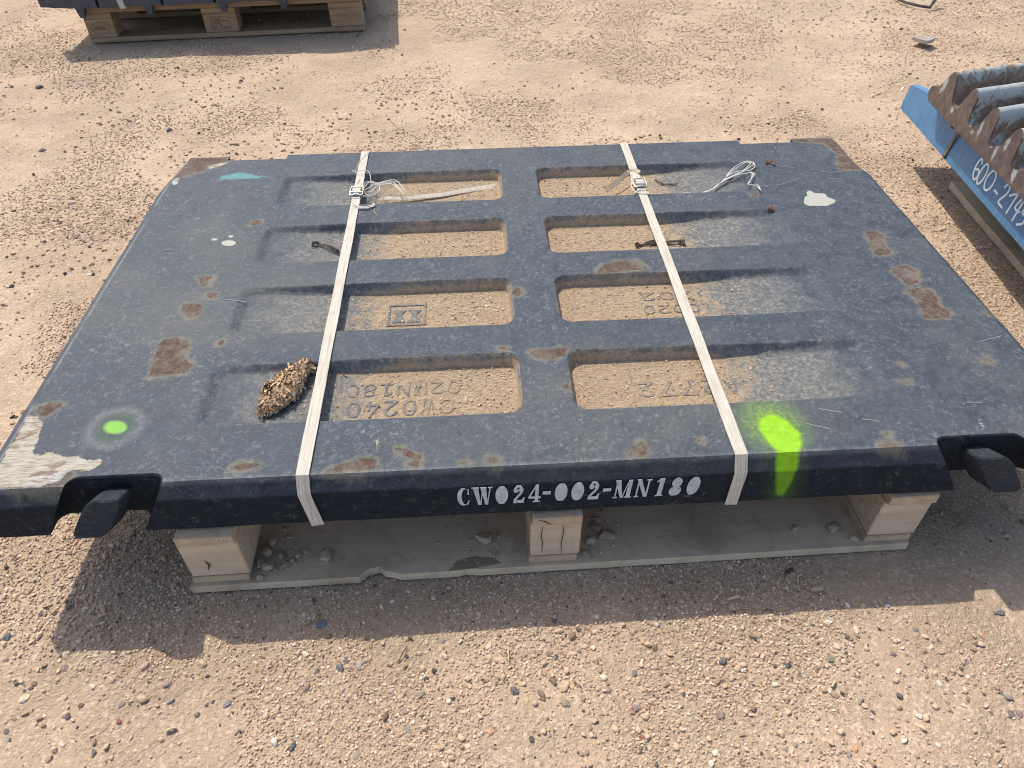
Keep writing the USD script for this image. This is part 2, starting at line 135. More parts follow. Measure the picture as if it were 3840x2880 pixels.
def ribbon(p, w, th, side, waves=0.0, seed=0):
    """A flat band along path p: width w across direction side, thickness th."""
    p = np.asarray(p, float); side = np.asarray(side, float); side = np.broadcast_to(side, p.shape)
    t = np.gradient(p, axis=0); t /= np.linalg.norm(t, axis=1, keepdims=True) + 1e-12
    s = side - t * (side * t).sum(1, keepdims=True); s /= np.linalg.norm(s, axis=1, keepdims=True); n = np.cross(s, t)
    n *= np.where(n[:, 2:] < 0, -1, 1) if np.abs(n[:, 2]).mean() > .3 else 1
    w = np.broadcast_to(w, (len(p),))[:, None]; wob = waves * (fbm(np.c_[p * 40, ] + seed, 3)[:, None] - .5)
    L, Rr = p - s * (w / 2 + wob), p + s * (w / 2 - wob)
    ring = np.stack([L, Rr, Rr + n * th, L + n * th], 1); m = len(p); v = ring.reshape(-1, 3); f = []
    for i in range(m - 1):
        for k in range(4):
            a, b = i * 4 + k, i * 4 + (k + 1) % 4; f += [[a, b, b + 4], [a, b + 4, a + 4]]
    f += [[0, 2, 1], [0, 3, 2], [4 * m - 4, 4 * m - 3, 4 * m - 2], [4 * m - 4, 4 * m - 2, 4 * m - 1]]
    T = trimesh.Trimesh(v, f, process=False); trimesh.repair.fix_normals(T); return T
def rock(r, sub=3, flat=.7, ang=1.0, long=1.3):
    m = trimesh.creation.icosphere(subdivisions=sub); d = np.array(m.vertices)
    n = r.normal(size=(int(9 + 6 * r.random()), 3)); n /= np.linalg.norm(n, axis=1, keepdims=True); off = .52 + .42 * r.random(len(n))
    k = d @ n.T; rad = np.where(k > .05, off / np.maximum(k, .05), 9); k = 34
    rad = -np.log(np.exp(-k * np.minimum(rad, 1.3)).sum(1) + np.exp(-k * 1.05)) / k
    rad = (1 - ang) + ang * rad; rad *= 1 + .26 * (fbm(d * 2.4 + r.random() * 90, 4) - .5)
    v = d * rad[:, None] * [long, 1, flat]; v /= np.abs(v[:, 0]).max() * 2; return trimesh.Trimesh(v, m.faces, process=False)

# ---------------------------------------------------------------- materials
class G:
    def __init__(s): s.n, s.l = {}, []
    def add(s, kind, links=None, **kw):
        k = f'n{len(s.n)}'; s.n[k] = (kind, kw)
        for inp, src in (links or {}).items():
            if isinstance(src, str) and '.' in src: s.l.append((src, f'{k}.{inp}'))
            else: s.n[k][1][inp] = src
        return k
    def pos(s): return s.add('geometry') + '.position'
    def map(s, scale=(1, 1, 1), loc=(0, 0, 0), vec=None, rot=(0, 0, 0)): return s.add('mapping', {'vector': vec or s.pos()}, scale=scale, location=loc, rotation=rot) + '.vector'
    def noise(s, scale, detail=4, rough=.55, dist=0.0, vec=None): return s.add('noise_texture', {'vector': vec or s.pos()}, scale=scale, detail=detail, roughness=rough, distortion=dist) + '.fac'
    def vor(s, scale, feature='f1', out='distance', vec=None, rnd=1.0): return s.add('voronoi_texture', {'vector': vec or s.pos()}, scale=scale, feature=feature, randomness=rnd) + '.' + out
    def ramp(s, fac, stops): return s.add('rgb_ramp', {'fac': fac}, ramp=stops) + '.color'
    def rng(s, v, a, b, c=0., d=1.): return s.add('map_range', {'value': v}, from_min=a, from_max=b, to_min=c, to_max=d, clamp=True) + '.result'
    def math(s, op, a, b=0.5): return s.add('math', {'value1': a, 'value2': b}, math_type=op) + '.value'
    def mix(s, fac, a, b, how='mix'): return s.add('mix', {'fac': fac, 'color1': a, 'color2': b}, mix_type=how) + '.color'
    def attr(s, name, out='color'): return s.add('attribute', attribute=name) + '.' + out
    def sep(s, c): k = s.add('separate_color', {'color': c}); return k + '.r', k + '.g', k + '.b'
    def bump(s, h, dist=.01, strength=1.0, nrm=None): return s.add('bump', dict(height=h, **({'normal': nrm} if nrm else {})), distance=dist, strength=strength) + '.normal'
    def done(s, name, color, rough=.8, nrm=None, **kw):
        lk = {'base_color': color, 'roughness': rough}
        if nrm: lk['normal'] = nrm
        lk.update({k: v for k, v in kw.items()})
        b = s.add('principled_bsdf', lk)
        M[name] = usdkit.material(stage, f'/World/Looks/{name}', s.n, s.l, surface=f'{b}.BSDF'); return M[name]
M = {}
DUST = (.44, .335, .225)
def mat_ground():
    g = G(); big = g.noise(1.1, 4); mid = g.noise(7, 5, .6); fine = g.noise(120, 4, .7); cell = g.vor(210, out='color'); cr, cg, cb = g.sep(cell)
    c = g.ramp(big, [(.35, (.445, .352, .252)), (.5, (.415, .320, .222)), (.62, (.402, .305, .216)), (.74, (.378, .286, .206))])
    c = g.mix(g.rng(mid, .42, .68, 0, .5), c, (.43, .31, .215))
    c = g.mix(g.rng(fine, .52, .74, 0, .45), c, (.36, .255, .175)); c = g.mix(g.rng(fine, .42, .28, 0, .5), c, (.62, .48, .34))
    c = g.mix(g.rng(cr, .80, .86, 0, .55), c, (.60, .46, .35)); c = g.mix(g.rng(cg, .9, .93, 0, .28), c, (.24, .165, .125))
    cell2 = g.vor(90, out='color'); r2, g2, b2 = g.sep(cell2); d2 = g.vor(90); spot = g.math('multiply', g.rng(r2, .955, .96), g.rng(d2, .32, .2))
    c = g.mix(spot, c, (.19, .15, .125))
    h = g.math('add', g.math('multiply', g.vor(300), .35), g.math('multiply', g.noise(60, 6, .72), 1.0)); h = g.math('add', h, g.math('multiply', g.vor(120), .35)); cl_ = g.rng(g.noise(3.2, 4, .6), .40, .62, .45, 1.35); h = g.math('multiply', h, cl_)
    g.done('sand_ground', c, .95, g.bump(h, .006), specular_ior_level=.15)
mat_ground()
def mat_stone(name, a, b, scale=60, dust=.5):
    g = G(); n = g.noise(scale, 6, .65, .4); c = g.ramp(n, [(.3, a), (.7, b)]); sp = g.noise(scale * 7, 3, .7)
    c = g.mix(g.rng(sp, .56, .75, 0, .5), c, tuple(min(1, 1.5 * x + .03) for x in b)); c = g.mix(g.rng(g.noise(35, 4), .45, .7, 0, dust), c, DUST)
    g.done(name, c, .85, g.bump(g.noise(scale * 5, 5, .7), .002), specular_ior_level=.25)
for nm, a, b in (('dark', (.065, .065, .068), (.15, .147, .145)), ('bluegrey', (.075, .085, .10), (.19, .20, .215)), ('grey', (.20, .18, .16), (.36, .32, .28)), ('purple', (.17, .125, .12), (.31, .235, .215)),
                 ('brown', (.13, .085, .06), (.27, .185, .13)), ('pink', (.36, .245, .20), (.54, .39, .32)), ('tan', (.38, .285, .19), (.54, .41, .28)), ('cream', (.55, .46, .34), (.70, .60, .46)),
                 ('white', (.58, .53, .47), (.74, .69, .62)), ('orange', (.42, .22, .12), (.58, .34, .20)), ('red', (.24, .085, .07), (.38, .16, .13)), ('olive', (.17, .155, .12), (.28, .25, .19))):
    mat_stone('stone_' + nm, a, b)
mat_stone('stone_dusty', (.30, .235, .17), (.42, .335, .245), 40, .5)
def mat_grain(name, a, b):
    g = G(); n = g.noise(95, 3, .7); g.done(name, g.ramp(n, [(.3, a), (.7, b)]), .9, specular_ior_level=.2)
mat_grain('grain_tan', (.40, .285, .19), (.60, .45, .315)); mat_grain('grain_pink', (.38, .265, .20), (.58, .43, .34)); mat_grain('grain_brown', (.24, .16, .11), (.40, .28, .19))
mat_grain('grain_dark', (.06, .055, .052), (.18, .155, .135)); mat_grain('grain_pale', (.52, .42, .31), (.74, .63, .5))

def mat_plate():
    g = G(); p = g.pos(); lc, tf, _u = g.sep(g.attr('patch_d'))
    ra, cr, du = g.sep(g.attr('patch_a')); gr, te, sp = g.sep(g.attr('patch_b')); hp, hg, dk = g.sep(g.attr('patch_c'))
    big = g.noise(3.5, 5, .6); mid = g.noise(26, 5, .6); fl = g.noise(115, 4, .62, 1.1); fl2 = g.noise(150, 4, .7, 1.0); pit = g.noise(170, 5, .75)
    base = g.ramp(mid, [(.3, (.032, .042, .057)), (.55, (.050, .063, .081)), (.75, (.070, .083, .098))])
    base = g.mix(g.rng(big, .5, .72, 0, .35), base, (.105, .105, .10))
    base = g.mix(g.math('multiply', g.rng(fl, .53, .70), g.rng(g.noise(5, 5, .65), .3, .65, .2, .8)), base, (.175, .19, .205))
    base = g.mix(g.math('multiply', g.rng(fl2, .60, .74), g.rng(g.noise(11, 4, .6), .35, .65, .1, .75)), base, (.27, .27, .26)); gy = g.noise(2.2, 5, .65, .5); base = g.mix(g.rng(gy, .54, .68, 0, .24), base, (.135, .128, .105)); base = g.mix(g.rng(fl2, .4, .28, 0, .55), base, (.03, .035, .045))
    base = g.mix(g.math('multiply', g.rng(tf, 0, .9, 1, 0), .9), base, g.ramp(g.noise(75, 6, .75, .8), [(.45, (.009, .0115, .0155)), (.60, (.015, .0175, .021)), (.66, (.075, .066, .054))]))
    # small random rust freckles in the paint
    fr = g.noise(9, 6, .62, .5); base = g.mix(g.rng(fr, .70, .735, 0, .8), base, (.21, .165, .125))
    scr = g.noise(1, 3, .6, .2, g.map((9, 160, 9), vec=p)); base = g.mix(g.math('multiply', g.rng(scr, .70, .76), g.rng(g.noise(4, 2), .55, .65, 0, .45)), base, (.33, .33, .32))
    n1 = g.math('add', g.math('multiply', g.noise(48, 5, .65), .55), g.math('multiply', g.noise(170, 5, .75, .4), .45)); n1 = g.math('multiply', g.math('subtract', n1, .5), .62)
    # grey dust on the recess ramps, sand on their floors
    dn = g.math('add', du, g.math('multiply', g.math('subtract', g.noise(38, 6, .7), .5), .75))
    base = g.mix(g.rng(g.math('add', dn, 0.0), .08, .45, 0, .80), base, g.ramp(g.noise(140, 5, .78), [(.36, (.085, .09, .095)), (.52, (.185, .178, .16)), (.68, (.37, .35, .31))]))
    dcol = g.ramp(g.noise(130, 6, .8), [(.32, (.27, .19, .125)), (.5, DUST), (.68, (.53, .415, .29))])
    base = g.mix(g.rng(dn, .46, .68), base, dcol)
    # rust
    r = g.math('add', ra, n1); rh = g.math('add', ra, g.math('multiply', g.math('subtract', g.noise(30, 6, .75, .6), .5), .9)); base = g.mix(g.rng(rh, .30, .5, 0, .62), base, (.17, .158, .118)); base = g.mix(g.rng(r, .45, .5, 0, .35), base, (.20, .182, .135))
    rc = g.ramp(g.noise(120, 6, .75), [(.30, (.038, .027, .022)), (.5, (.088, .059, .048)), (.70, (.165, .118, .094))])
    rc = g.mix(g.rng(g.noise(22, 6, .7), .48, .64, 0, .7), rc, (.165, .15, .125))
    base = g.mix(g.rng(r, .475, .545), base, rc)
    c = g.math('add', cr, n1); cc = g.ramp(g.noise(1, 4, .6, .6, g.map((50, 420, 60), vec=p, rot=(0, 0, -.55))), [(.35, (.17, .14, .10)), (.5, (.325, .295, .235)), (.65, (.40, .372, .315))])
    cc = g.mix(g.rng(g.noise(9, 5), .5, .62, 0, .85), cc, (.36, .36, .34)); cc = g.mix(g.rng(g.noise(1, 5, .65, 1.2, g.map((13, 30, 13), vec=p, rot=(0, 0, -.5))), .54, .62, 0, .85), cc, (.15, .095, .068))
    base = g.mix(g.rng(c, .5, .52), base, cc)
    s = g.math('add', sp, g.math('multiply', n1, .12)); base = g.mix(g.rng(s, .5, .515), base, (.34, .345, .30))
    t = g.math('add', te, g.math('multiply', n1, 1.3)); base = g.mix(g.rng(t, .46, .62, 0, .62), base, (.10, .30, .31))
    base = g.mix(g.math('multiply', hp, g.rng(fl, .3, .6, .4, 1)), base, (.25, .255, .245)); base = g.mix(dk, base, (.05, .085, .055))
    base = g.mix(g.math('multiply', hg, g.rng(pit, .36, .60, .22, 1)), base, (.20, .36, .025))
    gg = g.math('add', gr, g.math('multiply', n1, .08)); gcol = g.ramp(g.noise(55, 4), [(.35, (.20, .42, .010)), (.65, (.255, .50, .018))])
    gcol = g.mix(lc, gcol, (.185, .40, .07)); base = g.mix(g.math('multiply', g.math('multiply', g.rng(gg, .465, .525), g.rng(pit, .25, .5, .72, 1)), g.rng(tf, 0, .2, .5, 1)), base, gcol)
    h = g.math('add', g.math('multiply', g.vor(95, 'smooth_f1'), .6), g.math('multiply', pit, .45)); h = g.math('add', h, g.math('multiply', g.rng(r, .46, .54), -.35)); h = g.math('add', h, g.math('multiply', g.rng(c, .48, .54), -.3))
    h = g.math('add', h, g.math('multiply', g.rng(dn, .4, .7), g.rng(g.noise(200, 5, .75), .3, .7, .2, 1.5)))
    rough = g.rng(dn, .2, .6, .6, .95); rough = g.math('maximum', rough, g.rng(r, .45, .52, 0, .85)); rough = g.math('maximum', rough, g.rng(mid, .3, .7, .58, .72))
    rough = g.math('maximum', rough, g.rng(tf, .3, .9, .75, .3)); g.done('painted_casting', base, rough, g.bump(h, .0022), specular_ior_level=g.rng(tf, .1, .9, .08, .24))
mat_plate()
def mat_wood(name, a, b, c3, dust, axis=(3, 55, 55), rings=0.0):
    g = G(); n = g.noise(1, 6, .65, .6, g.map(axis)); fine = g.noise(1, 4, .7, 0, g.map(tuple(4 * x for x in axis)))
    c = g.ramp(n, [(.3, a), (.55, b), (.75, c3)]); c = g.mix(g.rng(fine, .55, .75, 0, .45 - .65 * dust), c, tuple(.55 * x for x in a))
    saw = g.noise(1, 2, .5, 0, g.map((260, 4, 4))); c = g.mix(g.rng(saw, .5, .75, 0, .22 - .2 * dust), c, tuple(.6 * x for x in a))
    c = g.mix(g.rng(g.noise(6, 5, .6), .35, .65, dust * .3, dust), c, (.52, .42, .30))
    if dust > .5: c = g.mix(g.rng(g.noise(9, 6, .7, .4), .48, .66, 0, .75), c, (.30, .235, .165)); c = g.mix(g.rng(g.noise(1, 5, .7, 0, g.map((5, 90, 90))), .52, .7, 0, .4), c, (.33, .26, .185)); c = g.mix(g.rng(g.noise(95, 5, .75), .58, .72, 0, .5), c, (.30, .22, .15))
    g.done(name, c, .9, g.bump(g.math('add', n, g.math('multiply', fine, .5)), .003 - .0036 * dust if dust > .5 else .003), specular_ior_level=.2)
mat_wood('pale_wood', (.37, .29, .20), (.49, .40, .29), (.56, .46, .34), .3, (5, 60, 40)); mat_wood('dusty_wood', (.52, .405, .28), (.555, .44, .31), (.59, .475, .34), .65)
mat_wood('brown_wood', (.20, .125, .068), (.30, .20, .115), (.37, .26, .16), .15); mat_wood('end_grain', (.30, .215, .135), (.44, .33, .22), (.52, .41, .29), .3, (30, 30, 70)); mat_wood('dark_wood', (.10, .075, .055), (.17, .13, .095), (.22, .175, .13), .3)
def mat_webbing():
    g = G(); p = g.pos(); w = g.noise(1, 3, .6, 0, g.map((900, 12, 12), vec=p)); weave = g.noise(1, 2, .5, 0, g.map((500, 700, 700), vec=p)); st = g.noise(30, 4, .6)
    c = g.ramp(w, [(.3, (.34, .31, .25)), (.52, (.52, .485, .42)), (.75, (.62, .59, .52))]); c = g.mix(g.rng(st, .5, .72, 0, .45), c, (.38, .32, .24))
    g.done('webbing', c, .85, g.bump(g.math('add', w, g.math('multiply', weave, .5)), .0012), specular_ior_level=.2)
    g = G(); n = g.noise(200, 3); g.done('thread', g.ramp(n, [(.3, (.50, .465, .40)), (.7, (.66, .63, .57))]), .85, specular_ior_level=.2)
    g = G(); n = g.noise(150, 4); g.done('tan_thread', g.ramp(n, [(.3, (.34, .275, .19)), (.7, (.50, .42, .31))]), .85, specular_ior_level=.2)
mat_webbing()
def simple(name, a, b, scale, rough=.6, bump=.001, **kw):
    g = G(); n = g.noise(scale, 5, .65); g.done(name, g.ramp(n, [(.3, a), (.7, b)]), rough, g.bump(g.noise(scale * 4, 4, .7), bump), **kw)
simple('galvanised_wire', (.42, .40, .34), (.58, .56, .50), 200, .38, .0005, metallic=.85)
def mat_stencil():
    g = G(); n = g.noise(70, 5, .7); c = g.ramp(n, [(.3, (.30, .315, .33)), (.62, (.46, .475, .49))]); c = g.mix(g.rng(g.noise(160, 4, .7), .60, .68), c, (.10, .10, .105)); g.done('white_stencil_paint', c, .6)
mat_stencil()
def mat_blue():
    g = G(); n = g.noise(18, 5, .65); c = g.ramp(n, [(.3, (.045, .145, .285)), (.7, (.066, .188, .345))])
    st = g.noise(1, 4, .65, .4, g.map((120, 120, 14))); c = g.mix(g.rng(st, .55, .75, 0, .6), c, (.24, .36, .47)); c = g.mix(g.rng(g.noise(60, 5, .7), .62, .72, 0, .55), c, (.05, .07, .10))
    g.done('blue_paint', c, .5, g.bump(g.noise(140, 4), .0008))
    g = G(); n = g.noise(130, 4, .7); c = g.ramp(n, [(.35, (.70, .76, .80)), (.7, (.82, .86, .88))]); g.done('white_marker_paint', g.mix(g.rng(n, .62, .7, 0, .6), c, (.10, .22, .42)), .6)
    g = G(); n = g.noise(40, 6, .7); rust = g.ramp(n, [(.3, (.045, .031, .027)), (.52, (.088, .063, .055)), (.72, (.15, .115, .10))])
    ed = g.attr('paint', 'fac'); v = g.math('add', ed, g.math('multiply', g.math('subtract', g.noise(34, 6, .78, .6), .5), .95)); v2 = g.rng(g.noise(110, 5, .7), .6, .68, 0, .7)
    pc = g.ramp(g.noise(9, 4), [(.35, (.235, .265, .27)), (.65, (.32, .35, .355))]); pc = g.mix(v2, pc, (.12, .10, .085)); dk_ = g.attr('grime', 'fac'); pc = g.mix(g.rng(g.math('add', dk_, g.math('multiply', g.math('subtract', g.noise(17, 6, .7), .5), .9)), .40, .62, 0, .88), pc, (.045, .042, .038)); och = g.mix(g.rng(g.noise(30, 4), .4, .6), (.30, .22, .13), (.22, .15, .10)); c = g.mix(g.rng(v, .42, .50), rust, och); c = g.mix(g.rng(v, .50, .58), c, pc)
    g.done('worn_toothed_casting', c, .65, g.bump(g.math('add', n, g.rng(v, .48, .56)), .002))
mat_blue()
simple('rusty_steel_band', (.10, .08, .07), (.19, .155, .135), 90, .6, .001, metallic=.3)
def mat_darkcast():
    g = G(); n = g.noise(30, 5, .65); c = g.ramp(n, [(.3, (.028, .031, .040)), (.6, (.052, .057, .066)), (.78, (.09, .092, .095))]); c = g.mix(g.rng(g.noise(140, 5, .75), .6, .75, 0, .5), c, (.16, .155, .145))
    g.done('dark_painted_casting', c, .6, g.bump(g.noise(120, 5, .7), .0015))
mat_darkcast()
def mat_fibre(name, stops, sc):
    g = G(); g.done(name, g.ramp(g.noise(sc, 4, .7), stops), .9, specular_ior_level=.15)
mat_fibre('bark_fibre', [(.3, (.17, .095, .04)), (.46, (.33, .205, .105)), (.63, (.60, .48, .35))], 120)
mat_fibre('bark_core', [(.3, (.09, .05, .025)), (.7, (.20, .12, .06))], 60)
simple('dark_flake', (.028, .022, .018), (.11, .08, .06), 120, .85, .001)
simple('rusty_flake', (.09, .055, .04), (.24, .15, .10), 120, .85, .001)
simple('twig', (.09, .065, .042), (.20, .15, .10), 150, .85, .001); simple('straw', (.50, .38, .22), (.66, .53, .34), 120, .8, .0005)
simple('dark_rod', (.02, .016, .014), (.07, .05, .04), 90, .6, .001); simple('ink_brown', (.12, .07, .04), (.17, .105, .06), 90, .9, .0)

# ---------------------------------------------------------------- ground
def ground_h(x, y):
    p = np.stack([x, y, np.zeros_like(x)], -1)
    a = .022 * (fbm(p * 1.3, 3, 3) - .5) + .010 * (fbm(p * 5 + 3, 3, 5) - .5) + .0065 * (fbm(p * 21 + 7, 3, 9) - .5)
    flat = np.maximum.reduce([np.exp(-(np.maximum(np.abs(x - cx) - hx, 0) ** 2 + np.maximum(np.abs(y - cy) - hy, 0) ** 2) / .012) for cx, cy, hx, hy in ((.69, .4, .62, .45), (-.5, 3.2, .62, .42), (2.5, .75, .56, .52))])
    return a * (1 - .8 * flat) - .003
def grow(a, b, step, far):
    mid = np.arange(a, b, step); s, lo, hi = step, [], []; x = 0
    while x < far: s *= 1.28; x += s; lo.append(a - x); hi.append(mid[-1] + x)
    return np.r_[lo[::-1], mid, hi]
gx, gy = grow(-2.1, 3.5, .0066, 70), grow(-.55, 3.6, .0066, 70)
X, Y = np.meshgrid(gx, gy, indexing='ij'); Z = ground_h(X, Y); edge = np.maximum(np.maximum(-2.1 - X, X - 3.5), np.maximum(-.55 - Y, Y - 3.6))
Z = np.where(edge > .3, -.003 + (Z + .003) * np.exp(-(edge - .3)), Z)
def grid_faces(nx, ny):
    i, j = np.meshgrid(np.arange(nx - 1), np.arange(ny - 1), indexing='ij'); a = i * ny + j
    return np.stack([a, a + ny, a + ny + 1, a + 1], -1)
q = grid_faces(*X.shape).reshape(-1, 4)
obj('ground', (np.stack([X, Y, Z], -1).reshape(-1, 3), q), 'sand_ground', smooth=True, label='pale tan sandy ground with scattered gravel', kind='structure')
del X, Y, Z, q

# ---------------------------------------------------------------- gravel
def instancer(path, protos, pos, quat, sca, idx):
    pi = UsdGeom.PointInstancer.Define(stage, path); targets = []
    for k, (mesh, mat) in enumerate(protos):
        m = usdkit.mesh(stage, f'{path}/pebble' + (f'_{k:03d}' if k else ''), mesh, M[mat], smooth=38); targets.append(m.GetPath())
    pi.CreatePrototypesRel().SetTargets(targets); pi.CreateProtoIndicesAttr(Vt.IntArray.FromNumpy(idx.astype(np.int32)))
    pi.CreatePositionsAttr(Vt.Vec3fArray.FromNumpy(pos.astype(np.float32))); pi.CreateScalesAttr(Vt.Vec3fArray.FromNumpy(sca.astype(np.float32)))
    pi.CreateOrientationsAttr(Vt.QuathArray([Gf.Quath(float(a), float(b), float(c), float(d)) for a, b, c, d in quat])); return pi.GetPrim()
def quats(n, tilt=.5):
    yaw = rng.random(n) * 2 * np.pi; ax = rng.random(n) * 2 * np.pi; t = tilt * rng.random(n)
    a = np.stack([np.cos(yaw / 2), 0 * yaw, 0 * yaw, np.sin(yaw / 2)], 1); b = np.stack([np.cos(t / 2), np.sin(t / 2) * np.cos(ax), np.sin(t / 2) * np.sin(ax), 0 * t], 1)
    w1, x1, y1, z1 = b.T; w2, x2, y2, z2 = a.T
    return np.stack([w1 * w2 - x1 * x2 - y1 * y2 - z1 * z2, w1 * x2 + x1 * w2 + y1 * z2 - z1 * y2, w1 * y2 - x1 * z2 + y1 * w2 + z1 * x2, w1 * z2 + x1 * y2 - y1 * x2 + z1 * w2], 1)
GR = ['grain_tan', 'grain_pink', 'grain_brown', 'grain_dark', 'grain_pale']
fine_p = [(rock(rng, 0 if k % 2 else 1, .7, .9, 1.25), GR[k // 2]) for k in range(10)]
mid_p = [(rock(rng, 2, .65, 1, 1.35), GR[k // 2]) for k in range(10)]
def scatter(n, lo, hi, weights, clump, power, seed, spread=.62):
    """Pebbles over the ground the photograph shows: fewer and larger with distance."""
    out = []; need = n
    while need > 0:
        m = need * 6; x = rng.uniform(-2.1, 3.5, m); y = rng.uniform(-.5, 3.6, m)
        keep = (x > -.35 - .52 * (y + .4)) & (x < 1.5 + .62 * (y + .4)); keep &= ~((x > .1) & (x < 1.28) & (y > .06) & (y < 1.0)); keep &= ~((x > -.12) & (x < 1.45) & (y > .35) & (y < 1.05))
        d = np.sqrt((x - EYE[0]) ** 2 + (y - EYE[1]) ** 2 + EYE[2] ** 2); pr = (1.2 / d) ** power
        c = fbm(np.stack([x * 3.2, y * 3.2, 0 * x + seed], -1), 3, 11); tr = 1 / (1 + np.exp(-((x - 2.45) + (y - 2.25)) * 3.5))
        pr = pr * np.clip((c - .5) * 9 * clump + .36 + .5 * (1 - clump), .045, 1.6) + .5 * tr * (1.2 / d) ** power
        keep &= rng.random(m) < pr; x, y = x[keep][:need], y[keep][:need]; need -= len(x); out.append(np.stack([x, y], 1))
    xy = np.vstack(out); d = np.sqrt((xy[:, 0] - EYE[0]) ** 2 + (xy[:, 1] - EYE[1]) ** 2 + EYE[2] ** 2)
    s = np.clip(np.exp(rng.normal(math.log((lo * hi) ** .5), spread, len(xy))), lo, hi) * (d / 1.3) ** .35
    idx = rng.choice(5, len(xy), p=weights) * 2 + rng.integers(0, 2, len(xy))
    z = ground_h(xy[:, 0], xy[:, 1]) + s * .18
    return np.c_[xy, z], s, idx
def gravel(name, label, n, lo, hi, weights, clump, power, seed, protos):
    pos, s, idx = scatter(n, lo, hi, weights, clump, power, seed)
    tag(instancer('/World/' + name, protos, pos, quats(len(pos), .9), s[:, None] * rng.uniform(.8, 1.2, (len(pos), 3)), idx), label, 'gravel', kind='stuff')
gravel('fine_gravel', 'fine tan and pink grit strewn over the sandy ground', 135000, .0017, .0055, [.34, .30, .18, .035, .145], 1.0, 2.1, 1, fine_p)
gravel('gravel', 'small mixed pebbles scattered over the sandy ground', 5200, .0046, .0105, [.42, .25, .17, .07, .09], .9, 1.7, 4, mid_p)

# ---------------------------------------------------------------- main casting
H, ZB = .2365, .146
def sdf(polys, x, y, scale):
    """1/2 on the outline, rising inwards, falling outwards, over the given distance in metres."""
    out = np.zeros(len(x))
    for pl in polys:
        P = Polygon(pl).buffer(.003).buffer(-.006).buffer(.003) if scale < .09 else Polygon(pl).buffer(.006).buffer(-.012).buffer(.006); P = Polygon(pl).buffer(0) if P.is_empty or P.geom_type != 'Polygon' else P; a, b, c, d = P.bounds; r = scale * .55; k = np.nonzero((x > a - r) & (x < c + r) & (y > b - r) & (y < d + r))[0]
        if len(k) == 0: continue
        pt = shapely.points(x[k], y[k]); dd = shapely.distance(pt, P.exterior); dd = np.where(shapely.contains(P, pt), dd, -dd); out[k] = np.maximum(out[k], .5 + dd / scale)
    return np.clip(out, 0, 1)
ROWS = [(.110, .258), (.338, .488), (.569, .718), (.800, .952)]; XIN = (.638, .721)
def pocket(x, y):
    """Depth below the top face, and how sandy the spot is."""
    dep, dust = np.zeros_like(x), np.zeros_like(x)
    for y0, y1 in ROWS:
        for side in (0, 1):
            t = (XIN[0] - x) if side == 0 else (x - XIN[1])
            cx, cy, r = .265, (y0 + y1) / 2, .026; qx, qy = np.abs(t - cx) - (.265 - r), np.abs(y - cy) - ((y1 - y0) / 2 - r)
            sd = np.minimum(np.maximum(qx, qy), 0) + np.hypot(np.maximum(qx, 0), np.maximum(qy, 0)) - r
            D = np.interp(t, [0, .2, .245, .305, .364, .45, .53], [.0282, .0282, .0264, .0222, .0176, .0116, .0062])
            wall = np.clip((-sd) / np.interp(t, [0, .22, .33, .45, .53], [.0078, .0088, .012, .018, .026]), 0, 1); wall = wall * wall * (3 - 2 * wall)
            dd = D * wall; m = dd > dep; dep = np.where(m, dd, dep)
            fl = np.clip(wall * 1.5 - .5, 0, 1); edge = .235 if side == 0 else .25
            du = np.interp(t, [0, edge - .03, edge + .03, edge + .09, .42, .52], [1, 1, .60, .42, .33, .02]) * (.52 + .48 * fl) * (sd < 0)
            dust = np.maximum(dust, du)
    return dep, dust
def lines(a, b, step, extra, dense, gap=.0006):
    l = list(np.arange(a, b + step / 2, step)) + list(dense); l = [v for v in l if a <= v <= b and all(abs(v - e) > gap * 1.6 for e in extra)]; l = np.array(sorted(l + list(extra)))
    keep = [l[0]]
    for v in l[1:]:
        if v - keep[-1] >= gap or any(abs(v - e) < 1e-9 for e in extra):
            keep.append(v)
    return np.array(keep)
dy = [e + s * o for y0, y1 in ROWS for e, s in ((y0, 1), (y1, -1)) for o in (-.0012, 0, .0015, .003, .0045, .006, .0075, .009, .0115, .015, .02, .025)]
dx = [XIN[0] - o for o in (-.0012, 0, .0015, .003, .0045, .006, .0075, .009, .012, .016, .02, .025)] + [XIN[1] + o for o in (-.0012, 0, .0015, .003, .0045, .006, .0075, .009, .012, .016, .02, .025)]
NF = [(-.042, .100), (1.262, 1.402)]; NB = [(-.044, .102), (1.261, 1.400)]
GXL = lines(-.180, 1.536, .0042, [-.180, -.159, 1.515, 1.536, -.042, .100, 1.262, 1.402, -.044 - .0, .102 + .0, 1.261 - .0, 1.400 - .0][:8], dx)
GYL = lines(-.014, 1.066, .0045, [-.014, -.007, 0.0, .018, 1.045, 1.066], dy)
near = lambda arr, v: arr[np.argmin(np.abs(arr - v))]
NBs = [tuple(near(GXL, v) for v in n) for n in NB]
PX, PY = np.meshgrid(GXL, GYL, indexing='ij'); nx, ny = PX.shape
dep, dust = pocket(PX, PY); PZ = H - dep
PZ += .0035 * np.clip(dust * 1.6 - .6, 0, 1) * (fbm(np.stack([PX * 90, PY * 90, 0 * PX], -1), 3, 12) - .45) + .0009 * (fbm(np.stack([PX * 6, PY * 6, 0 * PX], -1), 4, 2) - .5) + .0006 * (fbm(np.stack([PX * 45, PY * 45, 0 * PX], -1), 3, 8) - .5)
def bevel(d, w, h): t = np.clip(d / w, 0, 1); return h * (t - .10 * np.sin(np.pi * t) * 0)
PZ -= bevel(-PY, .014, .0238); PZ -= bevel(-.159 - PX, .021, .0139) * (PY >= -.001) + 0; PZ -= bevel(PX - 1.515, .021, .0139) * (PY >= -.001)
